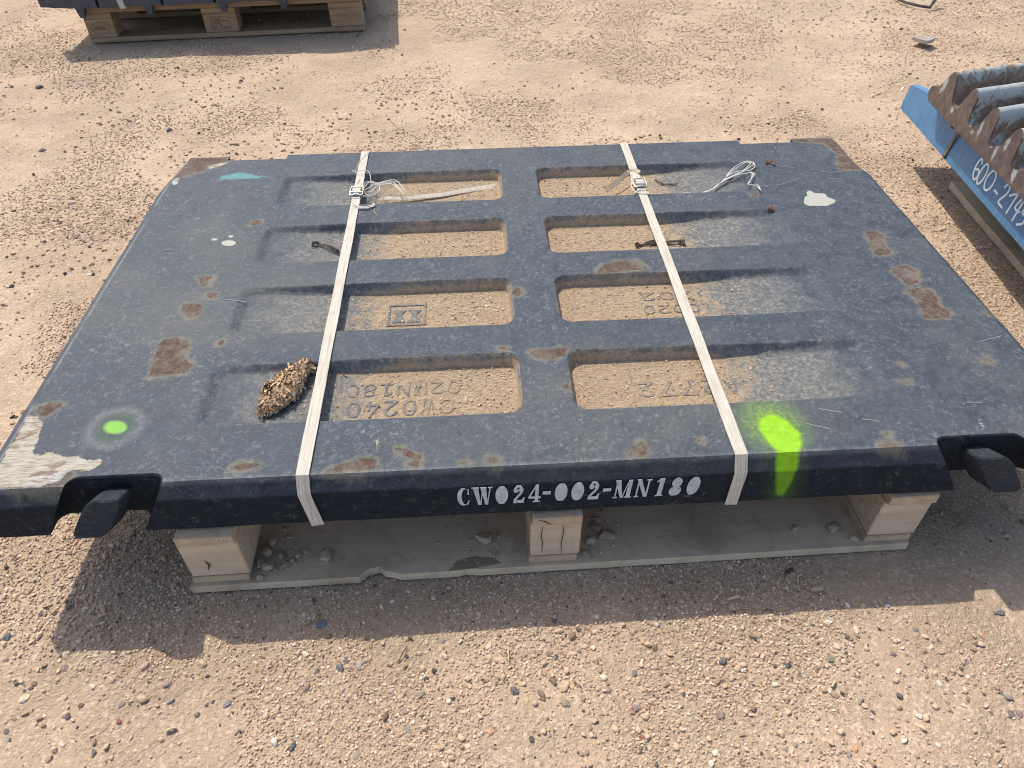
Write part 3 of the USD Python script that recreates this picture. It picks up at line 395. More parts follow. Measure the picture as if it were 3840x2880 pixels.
PZ = np.maximum(PZ, .2120); fe = np.clip((-PY - .0035) / .0105, 0, 1); PZ += fe * (.0065 * (fbm(np.stack([PX * 8, 0 * PX, 0 * PX], -1), 4, 41) - .5) + .003 * (fbm(np.stack([PX * 60, 0 * PX, 0 * PX + 4], -1), 3, 42) - .5))
def fillet(r=.018):
    for a, b in NF:
        for wx, sg in ((a, 1), (b, -1)):
            back = (np.abs(PY - .018) < 1e-6) & ((PX - wx) * sg >= -1e-9) & ((PX - wx) * sg < r); side = (np.abs(PX - wx) < 1e-6) & (PY < .018 - 1e-6) & (PY > .018 - r)
            th = np.where(back, np.pi / 4 + np.pi / 4 * (PX - wx) * sg / r, np.pi / 4 * (1 - (.018 - PY) / r)); m = back | side
            PX0, PY0 = wx + sg * r - sg * r * np.cos(th), .018 - r + r * np.sin(th); PX[m] = PX0[m]; PY[m] = PY0[m]
cx_, cy_ = (PX[:-1, :-1] + PX[1:, 1:]) / 2, (PY[:-1, :-1] + PY[1:, 1:]) / 2
solid = np.ones_like(cx_, bool)
for a, b in NF: solid &= ~((cx_ > a) & (cx_ < b) & (cy_ < .018))
for a, b in NBs: solid &= ~((cx_ > a) & (cx_ < b) & (cy_ > 1.045))
F = grid_faces(nx, ny)[solid]
def warp(v):
    """The lugs' recesses lean outwards towards the bottom; the plate narrows a little at its back corners."""
    x, y, z = v.T; t = np.clip((H - z) / (H - ZB), 0, 1); x0 = x.copy(); w = np.clip((.05 - y) / .02, 0, 1)
    b = lambda a0, a1: np.clip(np.minimum(x0 - a0, a1 - x0) / .06 + 1, 0, 1)
    x = x - .050 * t * w * b(-.06, .115) + .054 * t * w * b(1.247, 1.42)
    x = x + .020 * np.clip((y - .91) / .155, 0, 1) * np.clip((-.12 - x0) / .05, 0, 1) - .011 * (np.clip((y - .885) / .05, 0, 1)) * np.clip((x0 - 1.49) / .03, 0, 1)
    e = np.clip((-.15 - x0) / .03, 0, 1) + np.clip((x0 - 1.505) / .03, 0, 1) + np.clip(-y / .01, 0, 1) + np.clip((y - 1.05) / .016, 0, 1)
    p = np.stack([x0 * 18, y * 18, z * 18], -1); d = .0022 * (fbm(p, 4, 21) - .5) * np.clip(e, 0, 1); x = x + d; y = y + .0022 * (fbm(p + 9, 4, 22) - .5) * np.clip(e, 0, 1) * (z < H - .002)
    return np.stack([x, y, z], 1)
fillet(); V = np.stack([PX, PY, PZ], -1).reshape(-1, 3)
# the sides: boundary loops carried down to the underside
E = np.vstack([F[:, [0, 1]], F[:, [1, 2]], F[:, [2, 3]], F[:, [3, 0]]]); key = np.sort(E, 1); _, inv, cnt = np.unique(key, axis=0, return_inverse=True, return_counts=True); Eb = E[cnt[inv.ravel()] == 1]
nxt = {int(a): int(b) for a, b in Eb}; start = int(Eb[0, 0]); loop = [start]
while nxt[loop[-1]] != start: loop.append(nxt[loop[-1]])
loop = np.array(loop); top = V[loop]; rows, allv, fs = 12, [V], []; prev = loop; base = len(V)
cen = np.array([.678, .52])
for k in range(1, rows + 1):
    t = k / rows; r_ = top.copy(); r_[:, 2] = top[:, 2] + (ZB - top[:, 2]) * t
    r_[:, 1] -= .008 * t * (top[:, 1] < -.013)
    if k == rows: r_[:, :2] += .004 * np.sign(cen - r_[:, :2]) * np.stack([(np.abs(top[:, 0] - .678) > .84), (np.abs(top[:, 1] - .52) > .49)], 1)
    idx = base + np.arange(len(loop)); base += len(loop); allv.append(r_)
    a, b = prev, np.roll(prev, -1); c, d = np.roll(idx, -1), idx; fs.append(np.stack([b, a, d, c], 1)); prev = idx
V2 = np.vstack(allv); F2 = np.vstack([F] + fs)
bot = Polygon(V2[prev][:, :2]).buffer(0); bv, bf = trimesh.creation.triangulate_polygon(Polygon(V2[prev][:, :2]), engine='earcut')
unw = V2.copy(); Vw = warp(V2)
n0 = len(Vw); tri = np.vstack([F2[:, [0, 1, 2]], F2[:, [0, 2, 3]]])
bz = np.c_[bv, np.full(len(bv), ZB)]; bz = warp(bz); tri = np.vstack([tri, bf[:, ::-1] + n0]); Vw = np.vstack([Vw, bz]); unw = np.vstack([unw, np.c_[bv, np.full(len(bv), ZB)]])
ux, uy, uz = unw.T; onTop = np.arange(len(ux)) < nx * ny
A = np.zeros((len(Vw), 3)); Bc = np.zeros((len(Vw), 3)); Cc = np.zeros((len(Vw), 3)); Dc = np.zeros((len(Vw), 3))
A[:, 0] = sdf(RUST, ux, uy, .05) * onTop; A[:, 1] = sdf(CREAM, ux, uy, .05) * onTop; A[:nx * ny, 2] = dust.ravel()
gpoly = [GREEN[0], GREEN[1], [(1.0135, .004), (1.0470, .004), (1.0440, -.03), (1.0130, -.03)]]
gface = sdf([GREENFACE], ux, uz, .1) * (uy < -.0135) * (uz < .2135)
Bc[:, 0] = np.maximum(sdf(gpoly, ux, uy, .1) * onTop, gface); Bc[:, 1] = sdf(TEAL, ux, uy, .05) * onTop; Bc[:, 2] = sdf(SPLAT, ux, uy, .05) * onTop
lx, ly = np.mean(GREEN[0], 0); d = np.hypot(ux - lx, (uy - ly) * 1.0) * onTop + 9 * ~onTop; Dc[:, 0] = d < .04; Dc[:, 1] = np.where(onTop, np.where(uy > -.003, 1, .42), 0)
ring = lambda d, a, b, w: np.clip(1 - np.abs(d - (a + b) / 2) / ((b - a) / 2 + 1e-9) * 1.0, 0, 1) ** w
Cc[:, 0] = .34 * ring(d, .024, .052, 1); Cc[:, 2] = .75 * ring(d, .016, .034, .7)
gx0, gy0 = np.mean(GREEN[1], 0); d2 = np.hypot((ux - gx0 + .004) / .85, (uy - gy0 - .018)); Cc[:, 1] = .9 * np.clip(1 - (d2 - .022) / .062, 0, 1) ** 1.5 * onTop
wn = np.clip((fbm(np.stack([ux * 14, uy * 14, 0 * ux], -1), 4, 31) - .38) * 5, 0, 1); Cc[:, 0] = np.maximum(Cc[:, 0], wn * np.maximum(.75 * np.exp(-((ux + .159) / .0022) ** 2) * (uy > -.002), .5 * np.exp(-((uy - .001) / .0026) ** 2)) * onTop)
fx = np.clip(1 - np.abs(ux - 1.034) / .045, 0, 1); Cc[:, 1] = np.maximum(Cc[:, 1], .30 * fx ** 2 * ((uy < 0) & (uz > .15)))
def primvar(mesh_prim, name, val, color=True):
    pv = UsdGeom.PrimvarsAPI(mesh_prim)
    if np.ndim(val) == 0 or len(np.shape(val)) == 1 and color and len(val) == 3 and not isinstance(val, np.ndarray):
        pv.CreatePrimvar(name, Sdf.ValueTypeNames.Color3fArray if color else Sdf.ValueTypeNames.FloatArray, 'constant').Set(Vt.Vec3fArray([Gf.Vec3f(*val)]) if color else Vt.FloatArray([float(val)])); return
    pv.CreatePrimvar(name, Sdf.ValueTypeNames.Color3fArray if color else Sdf.ValueTypeNames.FloatArray, 'vertex').Set(Vt.Vec3fArray.FromNumpy(val.astype(np.float32)) if color else Vt.FloatArray.FromNumpy(val.astype(np.float32)))
plate = thing('steel_liner_plate', 'large blue-grey painted cast steel plate with eight long recesses, strapped onto a pale wooden pallet', 'steel plate')
# keep the top shading smooth but the rims crisp: duplicate the vertices of the side walls
def split_smooth(v, f, ang=35):
    m = trimesh.Trimesh(v, f, process=False); m = trimesh.graph.smooth_shade(m, angle=np.radians(ang), facet_minarea=None); return m
t0 = trimesh.Trimesh(Vw, tri, process=False)
adj = t0.face_adjacency[t0.face_adjacency_angles < np.radians(32)]; lab = trimesh.graph.connected_component_labels(adj, len(tri)) if hasattr(trimesh.graph, 'connected_component_labels') else None
pair, idx3 = np.unique(np.stack([np.repeat(lab, 3), tri.ravel()], 1), axis=0, return_inverse=True); tri2 = idx3.reshape(-1, 3); take = pair[:, 1]
pm = obj('plate_body', (Vw[take], tri2), 'painted_casting', plate, smooth=True)
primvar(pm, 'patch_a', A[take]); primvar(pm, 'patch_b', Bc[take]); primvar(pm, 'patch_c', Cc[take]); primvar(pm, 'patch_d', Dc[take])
def plain(prim, du=0.0, top=1.0):
    primvar(prim, 'patch_a', [0., 0., du]); primvar(prim, 'patch_b', [0., 0., 0.]); primvar(prim, 'patch_c', [0., 0., 0.]); primvar(prim, 'patch_d', [0., top, 0.]); return prim
# slanted lugs in the two front recesses
def lug(cx, slant):
    pts = []
    for z, w in ((.2288, .026), (.2272, .037), (.2232, .045), (.2165, .050), (.207, .0525), (.165, .053), (.150, .050), (.142, .036)):
        c = cx + slant * (.229 - z) / .085; pts += [(c - w / 2, z), (c + w / 2, z)]
    front = np.array([[x, -.0225, z] for x, z in pts]); rear = np.array([[x - .002 * np.sign(slant), .0205, z - .020] for x, z in pts]); rim = np.array([[(x - cx) * .93 + cx, -.0255, (z - .19) * .95 + .19] for x, z in pts])
    m = trimesh.convex.convex_hull(np.vstack([front, rear, rim])); m = m.subdivide_to_size(.008); m.vertices += .0012 * (fbm(m.vertices * 60, 3, 4)[:, None] - .5); return m
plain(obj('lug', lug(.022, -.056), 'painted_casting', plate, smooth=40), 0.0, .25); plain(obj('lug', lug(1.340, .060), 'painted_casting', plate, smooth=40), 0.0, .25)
# raised cast lettering on the recess floors, reading from the far side
def cast_text(txt, x0, x1, y0, y1, zf, dusty):
    """Letters fill x0..x1 x y0..y1, turned by half a turn."""
    ws = []
    for ch in txt:
        m = text_mesh(ch, 1.0, .1); ws.append(m)
    step = (x1 - x0) / len(txt)
    for k, m in enumerate(ws):
        b = m.bounds; w = min(step * .74, step * .74 * (b[1, 0] - b[0, 0]) / .62); m.apply_translation([-(b[0, 0] + b[1, 0]) / 2, -b[0, 1], 0]); m.apply_scale([w / (b[1, 0] - b[0, 0]), (y1 - y0) / (b[1, 1] - b[0, 1]), .062])
        m.apply_transform(trimesh.transformations.rotation_matrix(math.pi, [0, 0, 1])); m.apply_translation([x1 - step * (k + .5), y1, zf - .0012])
        plain(obj('cast_letter', m, 'painted_casting', plate), dusty[k] if isinstance(dusty, (list, tuple)) else dusty)
ZF = H - .0282
cast_text('CW0240', .343, .528, .138, .174, ZF, [.56, .52, .48, .42, .34, .28]); cast_text('02MN180', .338, .539, .186, .217, ZF, [.56, .53, .5, .46, .42, .34, .28])
cast_text('A2772', .832, 1.018, .156, .192, ZF, [.44, .48, .53, .56, .56]); cast_text('0702', .885, 1.038, .424, .450, ZF, [.3, .42, .5, .52]); cast_text('10020', .885, 1.030, .382, .408, ZF, [.4, .45, .52, .52, .53])
# cast emblem: a raised frame with two kite shapes
em = thing  # (frame and shapes are parts of the plate)
fr_ = sbox(.397, .376, .470, .442).difference(sbox(.4015, .3805, .4655, .4375)); plain(obj('cast_emblem_frame', extr(fr_, .0062, frame((0, 0, ZF - .0006), (1, 0, 0), (0, 1, 0))), 'painted_casting', plate), .47)
for cxk in (.4195, .4485):
    kite = unary_union([Polygon([(cxk - .013, .423), (cxk + .013, .423), (cxk + .003, .408), (cxk - .003, .408)]), Polygon([(cxk - .003, .409), (cxk + .003, .409), (cxk + .013, .386), (cxk - .013, .386)])])
    plain(obj('cast_emblem_shape', extr(kite, .0058, frame((0, 0, ZF - .0004), (1, 0, 0), (0, 1, 0))), 'painted_casting', plate), .38)
# stencilled number on the front face
def st(pts, w): return LineString(pts).buffer(w / 2, cap_style=2, join_style=1)
def ov(cx, cy, a, b): return affinity.scale(Point(cx, cy).buffer(1, 24), a, b)
def poly(*p): return Polygon(p)
GL = {
 'C': unary_union([ov(.30, .5, .30, .5).difference(ov(.40, .5, .19, .44)).difference(sbox(.44, .30, .8, .66)), poly((.50, .64), (.58, .62), (.58, .97), (.52, .90)), poly((.44, .06), (.56, .3), (.60, .28), (.52, .05))]),
 'W': unary_union([poly((-.05, 1), (.22, 1), (.34, 0), (.22, 0)), poly((.33, 1), (.60, 1), (.68, 0), (.56, 0)), poly((.30, 0), (.36, 0), (.44, .75), (.40, .75)), poly((.63, 0), (.69, 0), (.84, 1), (.78, 1)), sbox(-.1, .94, .26, 1.0), sbox(.32, .94, .62, 1), sbox(.70, .94, .92, 1)]),
 '0': ov(.30, .5, .31, .52),
 '2': unary_union([ov(.17, .72, .13, .13), st([(.10, .78), (.20, .95), (.36, .95), (.46, .78), (.42, .58), (.24, .34), (.10, .16)], .12), ov(.42, .74, .10, .2), poly((.04, 0), (.56, 0), (.60, .32), (.54, .32), (.46, .17), (.06, .17))]),
 '4': unary_union([sbox(.33, 0, .50, 1), poly((.36, 1), (.42, 1), (.10, .32), (.02, .32)), sbox(.02, .22, .62, .33), sbox(.24, 0, .60, .07)]),
 '-': sbox(.06, .42, .46, .60),
 'M': unary_union([poly((.03, 0), (.10, 0), (.10, 1), (.03, 1)), poly((-.04, 1), (.22, 1), (.44, 0), (.32, 0)), poly((.40, 0), (.45, 0), (.62, .9), (.58, .9)), sbox(.60, 0, .80, 1), sbox(-.04, 0, .18, .07), sbox(.52, 0, .88, .07)]),
 'N': unary_union([sbox(.04, 0, .12, 1), poly((-.02, 1), (.20, 1), (.62, 0), (.46, 0)), sbox(.54, 0, .62, 1), sbox(-.02, 0, .2, .07), sbox(.46, .93, .7, 1)]),
 '1': unary_union([sbox(.20, 0, .42, 1), poly((.20, 1), (.20, .86), (.06, .80), (.06, .86)), sbox(.12, 0, .50, .06)]),
 '8': unary_union([ov(.30, .73, .25, .27), ov(.30, .26, .30, .29)]).difference(sbox(.02, .475, .20, .50)).difference(sbox(.42, .475, .7, .50)),
}
for k, (ch, x) in enumerate(zip('CW024-002-MN180', TEXTX)):
    gl = affinity.translate(affinity.skew(affinity.scale(GL[ch].intersection(sbox(-.1, 0, 1, 1)), .031, .0365, origin=(0, 0)), xs=1 + 6 * k / 14, origin=(0, 0)), x - (.42 if ch in 'WM' else .30) * .031, .1735)
    obj('stencilled_character', extr(gl.simplify(.0002), .0007, frame((0, -.0410, 0), (1, 0, 0), (0, .1191, .9929))), 'white_stencil_paint', plate)
simple('bare_scratch', (.16, .165, .17), (.30, .30, .295), 160, .7, .0)
for pts_ in SCR:
    p_ = smooth_path([(x, y, H + .0004) for x, y in pts_], 6); obj('scratch', ribbon(p_, .0014, .0003, (0, 1, 0), .003, pts_[0][0] * 9), 'bare_scratch', plate)
# ---------------------------------------------------------------- main pallet
pal = thing('wooden_pallet', 'dusty pale wooden pallet carrying the blue-grey steel plate', 'pallet', (.092, -.0345, 0), math.degrees(.0103))
def rough_board(poly_xy, z0, h, seed, amp=.0012, bow=0.0):
    m = extr(poly_xy, h); m.apply_translation([0, 0, z0]); m = m.subdivide_to_size(.03); v = m.vertices
    m.vertices = v + amp * np.stack([fbm(v * 30 + seed, 3, 1) - .5, fbm(v * 30 + seed, 3, 2) - .5, fbm(v * 30 + seed, 3, 3) - .5], 1) + np.c_[0 * v[:, 0], 0 * v[:, 0], bow * np.sin(np.pi * np.clip(v[:, 0] / 1.2, 0, 1))]; return m
front = sbox(-.008, -.006, 1.194, .135).difference(Polygon([(.262, -.01), (.270, .001), (.281, .009), (.287, .0085), (.298, .011), (.307, .002), (.322, -.001), (.340, -.01)])).difference(Polygon([(.50, -.01), (.42, -.01), (.44, -.003)]))
fb = obj('bottom_board', rough_board(front, .001, .018, 1), 'dusty_wood', pal, smooth=30)
for y in (.36, .75): obj('bottom_board', rough_board(sbox(0, y, 1.2, y + .13), .001, .018, y * 9), 'dusty_wood', pal, smooth=30)
blocks = []
for y in (0.002, .37, .76):
    for x, w in ((-.001, .093), (.548, .082), (1.118, .082)):
        obj('spacer_board', box(x - .002, x + w - .004, y - .002, y + .12, .0192, .0355, .0015), 'end_grain', pal)
        bk = obj('block', box(x, x + w, y, y + .118, .0357, .1245, .002), 'pale_wood', pal); blocks.append(bk)
crossb = [obj('cross_board', box(x, x + w, -.004, .88, .1247, .1455, .0015), 'end_grain', pal) for x, w in ((0.004, .088), (.551, .078), (1.121, .078))]
for k in range(4): obj('deck_board', box(.10, .546, .06 + k * .22, .18 + k * .22, .1252, .1450, .001), 'dusty_wood', pal); obj('deck_board', box(.632, 1.118, .06 + k * .22, .18 + k * .22, .1252, .1450, .001), 'dusty_wood', pal)
def crack(pts, y, r=.0008): return tube([(x, y, z) for x, z in pts], [.0004] + [r] * (len(pts) - 2) + [.0004], 5)
simple('crack_dark', (.03, .022, .016), (.06, .045, .03), 90, .95, .0)
obj('crack', crack([(.567, .050), (.568, .075), (.565, .09), (.567, .118)], -.0002), 'crack_dark', blocks[1]); obj('crack', crack([(.600, .040), (.598, .07), (.601, .10), (.599, .122)], -.0002), 'crack_dark', blocks[1])
obj('crack', crack([(.56, .142), (.572, .137), (.58, .128)], -.0043, .0011), 'crack_dark', crossb[1]); obj('crack', crack([(.030, .055), (.036, .068), (.032, .082)], -.0002, .0018), 'crack_dark', blocks[0])
obj('dark_scar', rough_board(Polygon([(.412, -.0062), (.425, .012), (.455, .020), (.49, .014), (.50, .003), (.46, -.003)]), .0186, .0008, 5, .0003), 'dark_wood', fb)
for x in (.068, .075, .081): obj('splinter', tube([(x, -.003, .143), (x + .002, -.006, .136), (x - .003, -.007, .127)], [.0012, .0008, .0003], 4), 'pale_wood', crossb[0])
# ---------------------------------------------------------------- straps
def band(cx0, cx1, cxb):
    ys = np.r_[np.linspace(-.0245, -.0170, 6), np.linspace(-.0164, -.0014, 5), np.linspace(.004, 1.062, 90), [1.0675, 1.0688, 1.0688, 1.0688]]
    zs = np.r_[np.linspace(.1475, .2105, 6), np.linspace(.2135, .2383, 5), np.full(90, .2386), [.2375, .233, .19, .148]]
    x = np.interp(ys, [-.0255, -.02, 0, 1.07], [cx0, cx0, cx0, cx1]); x[:6] = np.interp(zs[:6], [.1475, .21], [cxb, cx0]); zs[11:101] -= .0016 * np.sin(np.linspace(0, 40, 90)) ** 2 * 0
    for y0, y1 in ROWS: inside = (ys > y0 + .01) & (ys < y1 - .01); zs[inside] -= .0012 * np.sin(np.pi * (ys[inside] - y0) / (y1 - y0))
    return ribbon(np.c_[x, ys, zs], .0195 + .0006 * np.sin(ys * 23), .0011, (1, 0, 0), .0012, cx0 * 50)
def strand(parent, pts, r=.0007, mat='thread', z=None):
    p = smooth_path(np.array(pts, float), 7); p = p + .0012 * (np.stack([fbm(p * 55, 2, s) for s in (1, 2, 3)], 1) - .5); obj('loose_strand', tube(p, r, 5), mat, parent, smooth=True)
def lift(xy, z): z = np.broadcast_to(z, (len(xy),)); return [(x, y, float(h)) for (x, y), h in zip(xy, z)]
def buckle(parent, cx, cy, w=.027):
    z = H + .0065; l = []
    for y in (-.019, -.006, .017): l.append(tube([(cx - w / 2, cy + y, z + (.002 if y > -.01 else 0)), (cx, cy + y, z + .0035), (cx + w / 2, cy + y, z + (.002 if y > -.01 else 0))], .0021, 8))
    for s in (-1, 1): l.append(tube(smooth_path([(cx + s * w / 2, cy - .019, z), (cx + s * (w / 2 + .0015), cy, z + .002), (cx + s * w / 2, cy + .017, z + .002)], 5), .0018, 8))
    bu = obj('buckle', cat_m(l), 'galvanised_wire', parent, smooth=50); obj('roller', tube([(cx - w / 2 + .002, cy - .0125, z + .004), (cx + w / 2 - .002, cy - .0125, z + .004)], .0032, 10), 'galvanised_wire', bu, smooth=50)
    obj('doubled_webbing', ribbon([(cx, cy + .022, z - .004), (cx, cy + .010, z + .0035), (cx, cy - .002, z + .0045), (cx, cy - .02, z - .002), (cx, cy - .028, z - .004)], .019, .0011, (1, 0, 0)), 'webbing', parent)
sl = thing('strap', 'white strap over the left half of the plate, its loose tail in the back recess', 'strap', group='straps round the steel plate')
obj('band', band(.3040, .2975, .3130), 'webbing', sl); buckle(sl, .2985, .849)
tl = smooth_path(lift(TAILL, np.linspace(H - .012, H - .024, len(TAILL))), 8); obj('loose_tail', ribbon(tl, np.interp(np.linspace(0, 1, len(tl)), [0, .2, 1], [.005, .010, .0135]), .0016, (0, 1, .35), .003), 'webbing', sl)
obj('loose_tail', ribbon(tl - [0, .004, .001], .004, .0012, (0, .8, .4), .003, 4), 'tan_thread', sl)
def pz(xy):
    a = np.array(xy, float); return H - pocket(a[:, 0], a[:, 1])[0]
strand(sl, lift(THREADL, pz(THREADL) + .0012), .0008, 'tan_thread'); strand(sl, lift(THREADL2, np.full(len(THREADL2), H + .004)), .0006); strand(sl, lift(THREADL3, [H + .006, H + .009, H + .012, H + .010, H + .004]), .0008)
for b in BUNDL: strand(sl, lift(b, H + .004 + .004 * np.sin(np.linspace(.3, 3, len(b)))), .0010)
for b in LOOPL: strand(sl, lift(b, H + .0045), .0013)
sr = thing('strap', 'white strap over the right half of the plate, passing beside the large green paint mark', 'strap', group='straps round the steel plate')
obj('band', band(.9585, .9605, .9535), 'webbing', sr); buckle(sr, .9605, .843)
obj('loose_tail', ribbon(smooth_path(lift(TAILR, np.linspace(H + .007, H - .006, len(TAILR))), 7), np.interp(np.linspace(0, 1, 36), [0, 1], [.008, .014]), .0013, (.2, .8, .5), .003), 'tan_thread', sr)
for b in BUNDR:
    a = np.array(b); strand(sr, lift(b, np.maximum(pz(b), H - .03) + .003 + .010 * np.clip((a[:, 0] - 1.10) / .1, 0, 1) * np.clip((1.30 - a[:, 0]) / .1, 0, 1) + .0015 * np.sin(np.arange(len(b)) * 2.)), .0011)
for b in LOOPR: strand(sr, lift(b, H + .0045), .0012)
# ---------------------------------------------------------------- debris on the plate
cl = thing('bark_clump', 'shaggy clump of brown shredded bark lying in the front left recess of the plate', 'bark clump')
core = trimesh.creation.icosphere(subdivisions=3); cv = core.vertices; ax = np.array([.43, .90, 0]); ax /= np.linalg.norm(ax); ay = np.array([-ax[1], ax[0], 0]); c0 = np.array([.243, .200, H - .006])
def clump_pt(u):
    u = u * (1 + .75 * (fbm(u * 1.9 + 4.3, 3, 14)[:, None] - .5)); u = u * np.c_[np.ones(len(u)), 1 - .35 * np.clip(-u[:, 0], 0, 1), np.ones(len(u))]
    return c0 + np.outer(u[:, 0], ax) * .062 + np.outer(u[:, 1], ay) * (.026 * (1 - .25 * u[:, :1])) + np.outer(u[:, 2], [0, 0, 1]) * (.017 + .007 * np.clip(u[:, :1], -1, 1))
core.vertices = clump_pt(cv * (.86 + .25 * (fbm(cv * 3, 3, 5)[:, None] - .5))); obj('clump_core', core, 'bark_core', cl, smooth=True)
fv, ff = [], []
for k in range(1800):
    u = rng.normal(size=3); u /= np.linalg.norm(u); u[2] = abs(u[2]) * .95 - .15; wild = rng.random() < .22; p = clump_pt((u * rng.uniform(.85, 1.05))[None])[0]; n = ax * u[0] * .3 + ay * u[1] + np.array([0, 0, 1]) * max(u[2], .1); n /= np.linalg.norm(n)
    t = np.cross(n, rng.normal(size=3)) + ax * .8 * rng.choice([-1, 1]); t /= np.linalg.norm(t); s = np.cross(n, t); L, w = rng.uniform(.005, .014) * (1.25 if wild else 1), rng.uniform(.0009, .0030); c = n * rng.uniform(.000, .007 if wild else .003)
    b = len(fv); fv += [p - t * L / 2 - s * w, p - t * L / 2 + s * w, p + c - s * w, p + c + s * w, p + t * L / 2 + n * rng.uniform(-.001, .0045) - s * w * .6, p + t * L / 2 + n * rng.uniform(-.001, .0045) + s * w * .6]; ff += [[b, b + 1, b + 3], [b, b + 3, b + 2], [b + 2, b + 3, b + 5], [b + 2, b + 5, b + 4]]
for k in range(90):
    u = rng.normal(size=3); u /= np.linalg.norm(u); u[2] = abs(u[2]) * .9; p = clump_pt((u * .95)[None])[0]; n = ay * u[1] * .8 + np.array([0, 0, 1]) * max(u[2], .15) + rng.normal(size=3) * .35; n /= np.linalg.norm(n)
    t = ax + rng.normal(size=3) * .55; t -= n * np.dot(t, n); t /= np.linalg.norm(t); s = np.cross(n, t); L, w = rng.uniform(.010, .024), rng.uniform(.0018, .0048); e0, e1 = rng.uniform(-.001, .007, 2); b = len(fv)
    fv += [p - t * L / 2 - s * w * .5 + n * e0, p - t * L / 2 + s * w * .7 + n * e0, p - s * w + n * .0035, p + s * w + n * .003, p + t * L / 2 - s * w * .3 + n * e1, p + t * L / 2 + s * w * .6 + n * e1]; ff += [[b, b + 1, b + 3], [b, b + 3, b + 2], [b + 2, b + 3, b + 5], [b + 2, b + 5, b + 4]]
obj('shreds', (np.array(fv), np.array(ff)), 'bark_fibre', cl, kind='stuff')
def curl(path, w, h, seed, mat, name, label, cat):
    p = smooth_path(path, 6); n = len(p); r = np.random.default_rng(seed); m = []
    q = np.linspace(0, 1, n); width = w * (.4 + .9 * np.abs(np.sin(q * 7 + seed)) * (.5 + r.random(n) * .6)); zz = h * (np.abs(np.sin(q * 9 + seed)) + .3 * r.random(n))
    p = p + np.c_[0 * q, 0 * q, zz]; m.append(ribbon(p, width, .0011, (0, 1, .9), .004, seed)); m.append(ribbon(p + [.002, .004, -h * .4], width * .7, .001, (.2, 1, -.3), .004, seed + 3)); obj(name, cat_m(m), mat, label=label, cat=cat)
f2 = lift(FLAKE2L, pz(FLAKE2L) + .002); curl([(f2[0][0], f2[0][1], f2[0][2]), f2[1], (.27, .628, f2[1][2]), f2[2]], .007, .006, 3, 'dark_flake', 'bark_flake', 'curled black flake lying in the second recess behind the left strap', 'bark flake')
f3 = lift(FLAKE2R, pz(FLAKE2R) + .003); curl(f3, .010, .006, 8, 'dark_flake', 'bark_flake', 'ragged dark rusty flake at the front lip of the second right recess, under the strap', 'bark flake')
f4 = lift(FLAKE1R, pz(FLAKE1R) + .001); curl(f4, .003, .003, 5, 'dark_flake', 'bark_flake', 'thin dark crooked scrap in the back right recess, right of the strap buckle', 'bark flake')
for i, lb in ((0, 'small crumpled brown scrap at the outer end of the back right recess'), (2, 'small rusty crumb at the outer end of the second right recess')):
    a, b = FLAKE1Rb[i], FLAKE1Rb[i + 1]; curl([(a[0], a[1], H + .001), ((a[0] + b[0]) / 2, a[1] + .004, H + .002), (b[0], b[1], H + .001)], .008, .004, 6 + i, 'rusty_flake', 'bark_flake', lb, 'bark flake')
def twig(path, r, mat, label, cat='twig', name='twig', sides=5): obj(name, tube(path, r, sides), mat, label=label, cat=cat, smooth=50)
tw = lift(TWIG4R, pz(TWIG4R) + .0016); twig(tw[:2] + tw[1:], .0016, 'dark_rod', 'bent black twig lying on the sand in the front right recess') if False else None
tg = thing('twig', 'bent black twig lying on the sand in the front right recess', 'twig'); obj('stem', tube(tw[:2], .0015, 5), 'twig', tg); obj('stem', tube(tw[1:], .0015, 5), 'twig', tg)
twig(lift(TWIG3R, pz(TWIG3R) + .0014), .0014, 'twig', 'short straight dark twig on the sand in the third right recess')
twig([(.327, .249, H - .02), (.338, .236, H - .021)], .0011, 'twig', 'tiny pale sliver leaning beside the left strap in the front left recess')
from scipy.interpolate import RegularGridInterpolator
fl_ = RegularGridInterpolator((GXL, GYL), PZ); floor_z = lambda x, y: fl_(np.c_[x, y])
n = 15000; side = rng.integers(0, 2, n); row = rng.integers(0, 4, n); t = np.abs(rng.normal(0, .17, n)); x = np.where(side == 0, XIN[0] - .012 - t, XIN[1] + .012 + t); yy = np.array(ROWS)[row]; y = yy[:, 0] + .012 + rng.random(n) * (yy[:, 1] - yy[:, 0] - .022)
k = t < .36; x, y = x[k], y[k]; s = np.clip(np.exp(rng.normal(math.log(.0017), .5, len(x))), .0008, .0060)
tag(instancer('/World/sand_grains', [(rock(rng, 1, .7, .9, 1.25), GR[j // 2]) for j in range(10)], np.c_[x, y, floor_z(x, y) + s * .2], quats(len(x), .9), np.repeat(s[:, None], 3, 1), rng.choice(5, len(x), p=[.5, .15, .15, .04, .16]) * 2 + rng.integers(0, 2, len(x))), 'loose sand and crumbs lying on the recess floors of the plate', 'sand', kind='stuff')
